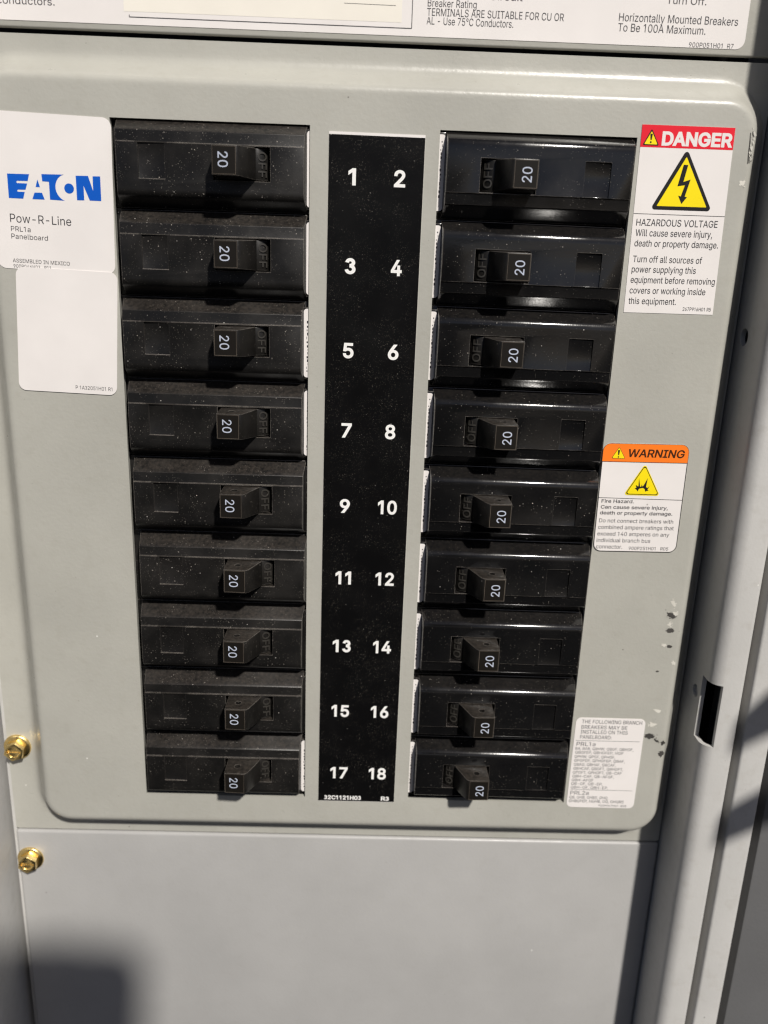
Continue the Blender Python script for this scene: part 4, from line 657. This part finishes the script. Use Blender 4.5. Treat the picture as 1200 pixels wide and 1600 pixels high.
prints(dg_, 'symbol', [poly(boltp, Z4)] + bang(2.98, -5.0, -2.5, 0.5, Z4), 'ink')
prints(dg_, 'heading', [text('DANGER', 6.23, -5.6, 21.0, 3.9, Z2, 0.035)], 'white')
L = [('HAZARDOUS VOLTAGE', 1.27, -28.03, 24.77, 1.95), ('Will cause severe injury,', 1.36, -31.0, 23.47, 1.95), ('death or property damage.', 1.4, -34.0, 25.65, 1.9), ('Turn off all sources of', 1.44, -38.6, 21.25, 1.9),
     ('power supplying this', 1.4, -41.6, 19.82, 1.9), ('equipment before removing', 1.42, -44.7, 26.1, 1.9), ('covers or working inside', 1.45, -47.85, 23.57, 1.9), ('this equipment.', 1.45, -51.0, 14.81, 1.9), ('267P916H01 R5', 18.6, -52.7, 8.83, 1.1)]
prints(dg_, 'lettering', [text(*a, Z1, 0.004) for a in L] + [line((0.2, -24.62), (27.85, -24.8), 0.16, Z1)], 'inkgrey')

# warning
wr = sticker('warning_sign', (77.2, -77.6, 0), 0.51, rrect(0.0, 28.3, -37.2, 0.0, 2.6, 6), 'white warning sticker with orange WARNING band and fire triangle', 'warning sticker')
band = [p for p in rrect(0.12, 28.18, -20, -0.12, 2.5, 6) if p[1] > -6.0] + [(0.12, -6.05), (28.18, -6.1)]
prints(wr, 'orange_band', [poly(band, Z2)], 'orange')
rim = rrect(0.0, 28.3, -37.2, 0.0, 2.6, 6); rin = rrect(0.22, 28.08, -36.98, -0.22, 2.4, 6)
nn = len(rim)
rimshape = ([(x, y, Z1+0.01) for x, y in rim]+[(x, y, Z1+0.01) for x, y in rin], [(i, (i+1) % nn, (i+1) % nn+nn, i+nn) for i in range(nn)])
w_o = round_poly([(14.39, -6.5), (8.3, -17.35), (20.5, -17.45)], 0.7)
w_b = round_poly([(14.39, -6.95), (8.75, -17.1), (20.1, -17.2)], 0.6)
w_i = round_poly([(14.39, -7.45), (9.15, -16.85), (19.7, -16.95)], 0.5)
t_o = round_poly([(5.23, -0.95), (2.86, -5.1), (7.76, -5.15)], 0.3); t_b = round_poly([(5.23, -1.1), (3.0, -5.0), (7.6, -5.05)], 0.3); t_i = round_poly([(5.24, -1.35), (3.2, -4.9), (7.4, -4.95)], 0.25)
prints(wr, 'triangle_fill', [poly(w_o, Z2), poly(w_i, Z4), poly(t_i, Z4+0.02)], 'yellow')
prints(wr, 'triangle_border', [poly(w_b, Z3), poly(t_b, Z4), rimshape, line((0.2, -6.1), (28.1, -6.15), 0.14, Z3), line((0.2, -18.4), (28.1, -18.75), 0.16, Z2)], 'ink')
burst = [(11.78, -14.98), (12.32, -14.75), (12.0, -13.8), (12.84, -14.3), (12.94, -14.22), (12.87, -11.46), (13.48, -14.36), (13.84, -14.42), (13.99, -13.47), (14.26, -14.34), (14.64, -13.89), (15.74, -11.4), (15.48, -14.46), (16.01, -14.74), (16.67, -14.07), (16.08, -15.32), (16.47, -15.68), (15.85, -15.77), (15.38, -16.07), (15.14, -15.2), (14.52, -14.77), (13.83, -14.93), (13.21, -15.09), (12.82, -16.05), (12.55, -15.54)]
prints(wr, 'symbol', [poly(burst, Z4+0.03)] + bang(5.25, -4.75, -2.2, 0.45, Z4+0.05), 'ink')
prints(wr, 'heading', [text('WARNING', 8.48, -4.48, 18.5, 2.67, Z3, 0.018, 0.12)], 'brownink')
prints(wr, 'lettering', [text(s, x, y, w, c, Z1, 0.011) for s, x, y, w, c in (('Fire Hazard.', 1.26, -20.14, 10.81, 1.21), ('Can cause severe injury,', 1.21, -22.2, 22.48, 1.22), ('death or property damage.', 1.12, -24.2, 24.31, 1.22))]
    + [text(*a, Z1) for a in (('Do not connect breakers with', 1.13, -26.97, 24.92, 1.34), ('combined ampere ratings that', 1.03, -29.27, 25.48, 1.35), ('exceed 140 amperes on any', 0.99, -31.6, 24.28, 1.35), ('individual branch bus', 0.95, -33.91, 18.18, 1.36), ('connector.', 0.96, -36.2, 8.92, 1.37), ('900P251H01   R05', 12.11, -36.5, 13.42, 1.14))], 'inkgrey')

# list of breakers
br = sticker('breaker_list_sticker', (78.4, -178.2, 0), -0.23, rrect(0.0, 25.2, -37.5, 0.0, 2.0, 6), 'small white sticker of dense type codes, lowest on the raised cover', 'printed sticker')
L = [('THE FOLLOWING BRANCH', 2.13, -2.21, 21.88, 1.43), ('BREAKERS MAY BE', 2.17, -4.43, 16.69, 1.43), ('INSTALLED ON THIS', 2.11, -6.41, 17.13, 1.44), ('PANELBOARD:', 2.09, -8.52, 11.56, 1.44), ('PRL1a', 1.14, -11.5, 6.92, 1.58),
     ('BA, BAB, QBHW, QBGF, QBHGF,', 0.93, -13.16, 21.23, 1.1), ('QBGFEP, QBHGFEP, HQP', 1.0, -14.77, 17.61, 1.11), ('QPHW, QPGF, QPHGF,', 0.95, -16.5, 14.92, 1.11), ('QPGFEP, QPHGFEP, QBAF,', 0.95, -18.11, 18.66, 1.11), ('QBAG, QBHAF, QBCAF,', 1.01, -19.81, 15.45, 1.12),
     ('QBHCAF, QBGFT, QBHGFT,', 0.99, -21.5, 18.44, 1.12), ('QPGFT, QPHGFT, QB-CAF', 0.96, -23.16, 18.07, 1.13), ('QBH-CAF, QB-AFGF,', 0.95, -24.8, 15.41, 1.13), ('QBH-AFGF', 0.9, -26.4, 8.02, 1.1), ('QB-GF, QB-EP,', 0.88, -27.95, 11.65, 1.14), ('QBH-GF, QBH-EP,', 0.86, -29.5, 13.86, 1.1),
     ('PRL2a', 0.92, -32.1, 6.9, 1.6), ('QB, GHB, GHBS, GHQ,', 0.82, -33.79, 14.49, 1.15), ('GHBGFEP, HGHB, GQ, GHQRS', 0.74, -35.37, 20.47, 1.15), ('900P067H01  R00', 11.98, -36.95, 10.41, 0.79)]
prints(br, 'lettering', [text(*a, Z1, 0.0, 0.0, res=2) for a in L] + [line((0.73, -9.35), (24.02, -9.2), 0.14, Z1), line((0.77, -29.92), (23.84, -29.9), 0.14, Z1)], 'inkgrey')

# maker's sticker
bd = sticker('maker_sticker', (-109.5, 14.1, 0), -1.58, rrect(-2.6, 32.75, -43.4, 0.5, 2.6, 6), 'large white sticker with bold blue block letters over grey lines of print', 'printed sticker')
cO, rO = (19.75, -19.35), 3.9
Tpts = [(11.89, -16.0)] + [(cO[0]+rO*math.cos(a), cO[1]+rO*math.sin(a)) for a in [math.radians(112+i*(250-112)/14) for i in range(15)]]
Tpts = [(11.89, -16.0), (18.4, -15.75)] + [p for p in Tpts[1:]] + [(14.09, -22.96), (14.0, -18.02), (12.05, -17.97)]
blue = [poly([(1.83, -16.48), (8.29, -16.26), (7.76, -18.2), (4.66, -18.29), (4.41, -18.62), (4.62, -18.93), (7.58, -18.88), (6.99, -20.65), (4.79, -20.73), (4.48, -21.1), (4.75, -21.32), (6.73, -21.28), (6.19, -23.19), (1.95, -23.24)], Z1),
        poly([(10.66, -17.52), (11.28, -19.66), (10.01, -19.69)], Z1), poly([(9.61, -21.26), (11.81, -21.18), (12.5, -23.06), (8.87, -23.15)], Z1), poly(Tpts, Z1),
        poly([(19.86+1.42*math.cos(i*math.pi/14), -19.5+1.42*math.sin(i*math.pi/14)) for i in range(28)], Z1),
        poly([(21.94, -15.81), (25.55, -15.66), (26.92, -19.75), (26.9, -15.68), (29.13, -15.57), (29.23, -22.43), (25.85, -22.5), (24.14, -18.46), (24.2, -22.55), (22.07, -22.63)], Z1)]
prints(bd, 'logo', blue, 'blue')
prints(bd, 'lettering', [text(*a, Z1) for a in (('Pow-R-Line', 1.9, -30.0, 18.16, 2.4), ('PRL1a', 1.98, -32.55, 5.84, 1.43), ('Panelboard', 1.96, -34.7, 10.91, 1.44), ('ASSEMBLED IN MEXICO', 1.95, -41.54, 17.14, 1.1), ('900P046H03   R11', 2.09, -43.1, 11.15, 1.0))], 'inkgrey')
qr = sticker('blank_code_sticker', (-108.0, -29.1, 0.145), -1.59, [(x-0.02*0+(-y)*-0.034, y) for x, y in rrect(0.0, 30.75, -37.2, 0.4, 2.4, 6)], 'nearly blank white sticker overlapping the lower edge of the blue lettered sticker', 'printed sticker')
prints(qr, 'lettering', [text('P 1A32051H01 R1', 16.6, -35.9, 11.5, 1.15, Z1)], 'inkgrey')

# number strip
ns = sticker('circuit_number_strip', (-13.4, 11.7, 0), -0.28, [(0.0, 0.75), (0.45, -227.0), (28.5, -226.9), (28.25, 0.75)][::-1], 'tall black strip of white circuit numbers between the two breaker columns', 'number strip', 'white')
obj('black_film', mesh_from('black_film', *poly([(0.02, 0.0), (0.47, -226.9), (28.48, -226.8), (28.22, 0.0)], Z1-0.02)), M['strip'], ns)
for i in range(9):
    for j in range(2):
        n = 2*i+1+j
        s = str(n); wd = (2.25 if n == 1 else 3.35) if n < 10 else (5.3 if n == 11 else 6.3)
        x = (7.05+0.1*i) if j == 0 else (21.2+0.09*i)
        prints(ns, 'circuit_number', [text(s, x, -11.45-25.43*i, wd, 4.75, Z1+0.03, 0.025, 0, True)], 'numwhite')
for code in (text('32C1121H03', 2.6, -226.3, 13.6, 1.75, Z1+0.03, 0.03), text('R3', 23.6, -226.3, 3.0, 1.75, Z1+0.03, 0.03)):
    prints(ns, 'part_code', [code], 'numwhite')

# directory sheet on the upper panel
us = sticker('instruction_sheet', (0, 0, -7.6), 0.0, rrect(-129.5, 107.9, 38.7+1.1, 100.0, 2.6, 6), 'wide white printed instruction sheet above the raised cover, cut off by the top', 'printed sheet')
obj('cream_window', mesh_from('cream_window', *poly([(-73.5, 43.2), (6.8, 43.2), (6.8, 95), (-73.5, 95)], Z1)), M['cream'], us)
prints(us, 'border_line', [line((-72.0, 41.8), (9.8, 41.8), 0.2, Z1+0.03), line((9.8, 41.8), (9.8, 95), 0.2, Z1+0.03), line((-72.0, 41.8), (-72.0, 42.4), 0.2, Z1+0.03), line((-40, 49.6), (6.8, 49.3), 0.16, Z1+0.03), line((-10, 47.6), (5.0, 47.5), 0.12, Z1+0.03)], 'inkgrey')
prints(us, 'lettering', [text(*a, Z1) for a in (('of the Main Circuit', 14.1, 50.0, 27.5, 1.9), ('Breaker Rating', 14.2, 47.65, 14.2, 1.9), ('TERMINALS ARE SUITABLE FOR CU OR', 14.1, 45.3, 39.9, 1.95), ('AL - Use 75\u00b0C Conductors.', 14.1, 43.05, 25.3, 1.95),
        ('Horizontally Mounted Breakers', 70.1, 45.95, 35.0, 2.1), ('To Be 100A Maximum.', 70.1, 43.3, 25.8, 2.1), ('900P051H01  R7', 91.5, 39.95, 13.2, 1.25), ('Turn Off.', 83.5, 50.9, 11.6, 1.9), ('conductors.', -109.8, 43.9, 16.5, 1.9))], 'inkgrey')

# ---------------------------------------------------------------- breakers (built for the column with handle towards its own centre line, z = 0 at the cover face)
YC, XC = 2.0, 48.1
HW = 27.3
nose = [(-12.35, -4.0), (-12.3, -1.9), (-11.8, -1.2), (-10.15, 1.75), (-9.75, 2.5), (-9.3, 3.05), (-8.7, 3.42), (-8.0, 3.58), (-7.4, 3.6), (-7.1, 3.6), (5.3, 3.6), (5.42, 3.22), (8.55, 3.22), (9.0, 2.75), (9.55, 1.8), (11.8, -1.2), (12.3, -1.9), (12.35, -4.0)]
def nose_shape():
    n = len(nose)
    v, f = [], []
    for x_top, x_bot in ((-HW, -HW-0.7), (HW, HW+0.7)):
        for y, z in nose:
            k = max(0.0, min(1.0, (3.6-z)/5.6))
            v.append((x_top+(x_bot-x_top)*k, y, z))
    f = [tuple(range(n)), tuple(range(2*n-1, n-1, -1))] + [(i, i+n, (i+1) % n+n, (i+1) % n) for i in range(n)]
    return v, f
def wedge(x0, x1, y0, y1, z_a, z_b):
    v, f = box(x0, x1, y0, y1, 0, 9)
    v = [(x, y, z if z > 1 else (z_a if x == x0 else z_b)) for x, y, z in v]
    return v, f
nose_me = carve('nose', nose_shape(), [box(0.8, 17.4, -4.4, 5.0, 0.2, 9), wedge(-20.9, -13.2, -4.6, 5.15, 3.05, 3.4)], 0.16, 2, 25)
base_me = carve('base', box(-33, 33, -12.6, 12.6, -40, -2.3), (), 0.3, 2)
ledge_me = carve('end_ledge', box(27.2, 31.0, -11.4, 10.9, -3.2, -0.7), (), 0.2, 2)
def hull(points):
    bm = bmesh.new()
    for p in points: bm.verts.new(p)
    bmesh.ops.convex_hull(bm, input=bm.verts)
    bm.verts.index_update()
    v = [tuple(q.co) for q in bm.verts]; f = [tuple(k.index for k in q.verts) for q in bm.faces]
    bm.free(); return v, f
def handle_shape():
    # outline in x-z for lower and upper side; slight draft towards the front
    side = [(1.9, 1.0), (1.75, 11.6), (9.0, 11.9), (9.9, 11.1), (13.2, 4.0), (13.2, 1.0)]
    v = []
    for sgn in (-1, 1):
        for x, z in side:
            k = (z-1.0)/11.0
            v.append((x, 0.3+sgn*(4.55-0.55*k), z))
    n = len(side)
    f = [tuple(range(n)), tuple(range(2*n-1, n-1, -1))] + [(i, i+n, (i+1) % n+n, (i+1) % n) for i in range(n)]
    return v, f
hole = [(5.9+1.05*math.cos(2*math.pi*i/20), 7.6+1.05*math.sin(2*math.pi*i/20)) for i in range(20)]
def mesh_shape(me): return [(v.co.x*1000, v.co.z*1000, -v.co.y*1000) for v in me.vertices], [tuple(p.vertices) for p in me.polygons]
handle_me = carve('handle', mesh_shape(carve('handle', handle_shape(), (), 0.28, 2, 35)), [prism_y(hole, -9.0, 9.0)])
barrel = prism_y([(12.9, 0.3), (12.9, 3.3), (14.2, 2.95), (15.4, 2.4), (16.5, 1.5), (17.0, 0.7), (17.0, 0.3)], -4.0, 4.6)
barrel_me = carve('barrel', barrel, (), 0.15, 2)
off_v, off_f = text('OFF', 0, 0, 6.9, 2.5, 0, 0.01, 0, True)
def off_shape():
    # raised letters on the sloping barrel, reading downwards
    out = []; m = len(off_v)
    for lift in (0.0, 0.24):
        for u, w, _ in off_v:
            x = 15.05+w*0.95; y = 0.3-u
            z = 3.55-0.115*(x-14.2)-0.18*max(0, x-14.2)**2 - 0.66 + lift
            out.append((x, y, z))
    bm = bmesh.new()
    vs = [bm.verts.new(p) for p in out]
    edge_use = {}
    for q in off_f:
        bm.faces.new([vs[i+m] for i in q])
        for i in range(len(q)):
            e = (q[i], q[(i+1) % len(q)])
            edge_use[e] = True
    for a, b in list(edge_use):
        if (b, a) not in edge_use:
            bm.faces.new((vs[a], vs[b], vs[b+m], vs[a+m]))
    loose = [q for q in bm.verts if not q.link_faces]
    bmesh.ops.delete(bm, geom=loose, context='VERTS')
    bmesh.ops.recalc_face_normals(bm, faces=bm.faces)
    bm.verts.index_update()
    v = [tuple(q.co) for q in bm.verts]; f = [tuple(k.index for k in q.verts) for q in bm.faces]
    bm.free(); return v, f
off_me = mesh_from('off_mark', *off_shape())
cap_me = mesh_from('rating_face', *poly(round_poly([(2.2, -3.3), (8.6, -3.3), (8.6, 3.9), (2.2, 3.9)], 0.2), 11.93))
# the face follows the slightly raked front of the handle
def rake(v): return (v[0], v[1], 11.6+(v[0]-1.75)*0.3/7.25+v[2])
capv, capf = poly([(2.1, -3.35), (8.65, -3.35), (8.65, 3.95), (2.1, 3.95)], 0.02)
fr = 0.13
outer = [(2.02, -3.43), (8.73, -3.43), (8.73, 4.03), (2.02, 4.03)]; inner = [(2.02+fr, -3.43+fr), (8.73-fr, -3.43+fr), (8.73-fr, 4.03-fr), (2.02+fr, 4.03-fr)]
frame_me = mesh_from('worn_edge', [rake((x, y, 0.035)) for x, y in outer]+[rake((x, y, 0.035)) for x, y in inner], [(i, (i+1) % 4, (i+1) % 4+4, i+4) for i in range(4)])
cap_me = mesh_from('rating_face', [rake(v) for v in capv], capf)
tv, tf = text('20', 5.05, 0.45, 4.1, 2.85, 0.05, 0.004, 0, True, -math.pi/2)
num_me = mesh_from('rating_number', [rake(v) for v in tv], tf)
st_v, st_f = prism_z(rrect(27.8, 30.8, -10.8, 10.4, 0.9, 5), -0.7, -0.55)
st_me = carve('end_sticker', (st_v, st_f))
r3 = random.Random(3)
marks = []
y = -9.0
while y < 6.5:
    h = r3.uniform(0.25, 0.9); w = r3.uniform(0.12, 0.45)
    x = 28.75+r3.uniform(-0.1, 0.35)
    marks.append(line((x, y), (x, y+h), w, -0.52)); y += h+r3.uniform(0.25, 0.7)
mark_me = mesh_from('sticker_print', *merge(*marks))
worn = flat('worn_plastic_edge', (0.085, 0.07, 0.056), 0.45, 0.5, dirt=0)

def make_breaker(dusty, skip_sticker=False):
    t = empty('circuit_breaker')
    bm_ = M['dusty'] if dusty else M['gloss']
    body = obj('housing', nose_me.copy(), bm_, t, 28)
    obj('base', base_me.copy(), bm_, body, 40)
    obj('end_ledge', ledge_me.copy(), bm_, body, 40)
    if not (skip_sticker): obj('end_sticker', st_me.copy(), M['white'], body); obj('sticker_print', mark_me.copy(), M['inkgrey'], body)
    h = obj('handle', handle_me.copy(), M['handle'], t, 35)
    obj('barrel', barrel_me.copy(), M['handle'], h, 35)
    obj('off_mark', off_me.copy(), M['relief'], h)
    obj('rating_face', cap_me.copy(), M['cap'], h)
    obj('worn_edge', frame_me.copy(), worn, h)
    obj('rating_number', num_me.copy(), M['rating'], h)
    return t
def kids(o): return [c for c in bpy.data.objects if c.parent == o]
def copy_tree(o, parent=None):
    c = o.copy(); COL.objects.link(c)
    if parent is not None: c.parent = parent
    for ch in kids(o): copy_tree(ch, c)
    return c
WORDS = ['one', 'two', 'three', 'four', 'five', 'six', 'seven', 'eight', 'nine', 'ten', 'eleven', 'twelve', 'thirteen', 'fourteen', 'fifteen', 'sixteen', 'seventeen', 'eighteen']
protos = [make_breaker(True), make_breaker(False)]
shift_l = [0.0, 0.0, -0.75, -0.5, 0.1, 1.0, 0.0, 0.1, -0.8]
rb = random.Random(5)
all_b = []
for side in range(2):
    for i in range(9):
        t = protos[side] if i == 0 else (make_breaker(True, True) if side == 0 and i in (4, 5, 6, 7) else copy_tree(protos[side]))
        all_b.append((t, side, i))
for t, side, i in all_b:
    yc = YC-25.4*i+(0.0 if side == 0 else -0.15)
    if side == 0:
        t.location = V(-XC+0.45+shift_l[i]*0.8, yc, rb.uniform(-0.25, 0.25)); roll = math.radians(rb.uniform(-0.15, 0.15))
    else:
        t.location = V(XC+0.55+rb.uniform(-0.12, 0.12), yc, rb.uniform(-0.25, 0.25)); roll = math.pi+math.radians(rb.uniform(-0.15, 0.15)-0.35)
    t.rotation_euler = (0, -roll, 0)
    n = 2*i+1+side
    how = 'dusty matt black' if side == 0 else 'glossy black'
    tag(t, '%s twenty amp breaker in the row of the printed number %s' % (how, WORDS[n-1]), 'circuit breaker', 'black circuit breakers in two columns')

# ---------------------------------------------------------------- added shadow caster beside the frame, unseen; two prongs shaped to cast the soft bars of shade on the frame strip
lb = empty('shadow_caster', (0, 0, 0))
tag(lb, 'grey added shadow caster with two prongs beyond the dark side panel, out of the picture', 'added shadow caster')
LZ, LX, LY = 70.0, 0.43*70.0, 1.02*70.0
obj('caster_plate', carve('caster_plate', box(188, 192, -140, -60, 10.5, 15+LZ+2), (), 0.8), M['trim'], lb, 40)
for pts in ([(129.0, -180), (129.0, -169), (131, -167), (138.3, -158), (159, -140), (159, -166), (141, -173.6), (131, -180)], [(128.5, -218), (129, -207), (132.2, -204), (142.5, -196.5), (159, -186), (159, -205), (143.7, -211), (131.4, -218)]):
    obj('caster_prong', carve('caster_prong', prism_z([(x+LX, y+LY) for x, y in pts][::-1], 13+LZ, 17+LZ), (), 0.6), M['trim'], lb, 40)

# ---------------------------------------------------------------- the phone that takes the picture (casts the soft shadow on the lower panel)
ph = bpy.data.objects.new('smartphone', None); COL.objects.link(ph); ph.empty_display_size = 0.01
ph.matrix_world = camera_matrix()
tag(ph, 'dark smartphone held up facing the panel, out of the picture', 'smartphone')
def cam_mesh(name, shape, bevel=0.0):
    v, f = shape
    me = bpy.data.meshes.new(name); me.from_pydata([(x/1000, y/1000, z/1000) for x, y, z in v], [], f); me.update()
    return fix_normals(me)
obj('phone_body', cam_mesh('phone_body', prism_z(rrect(-64, 35, -135, 12, 13, 8), 4.0, 12.5)), M['phone'], ph, 40)
obj('camera_bump', cam_mesh('camera_bump', prism_z(rrect(-22, 13, -24, 12, 8, 6), 1.2, 3.95)), M['phone'], ph, 40)
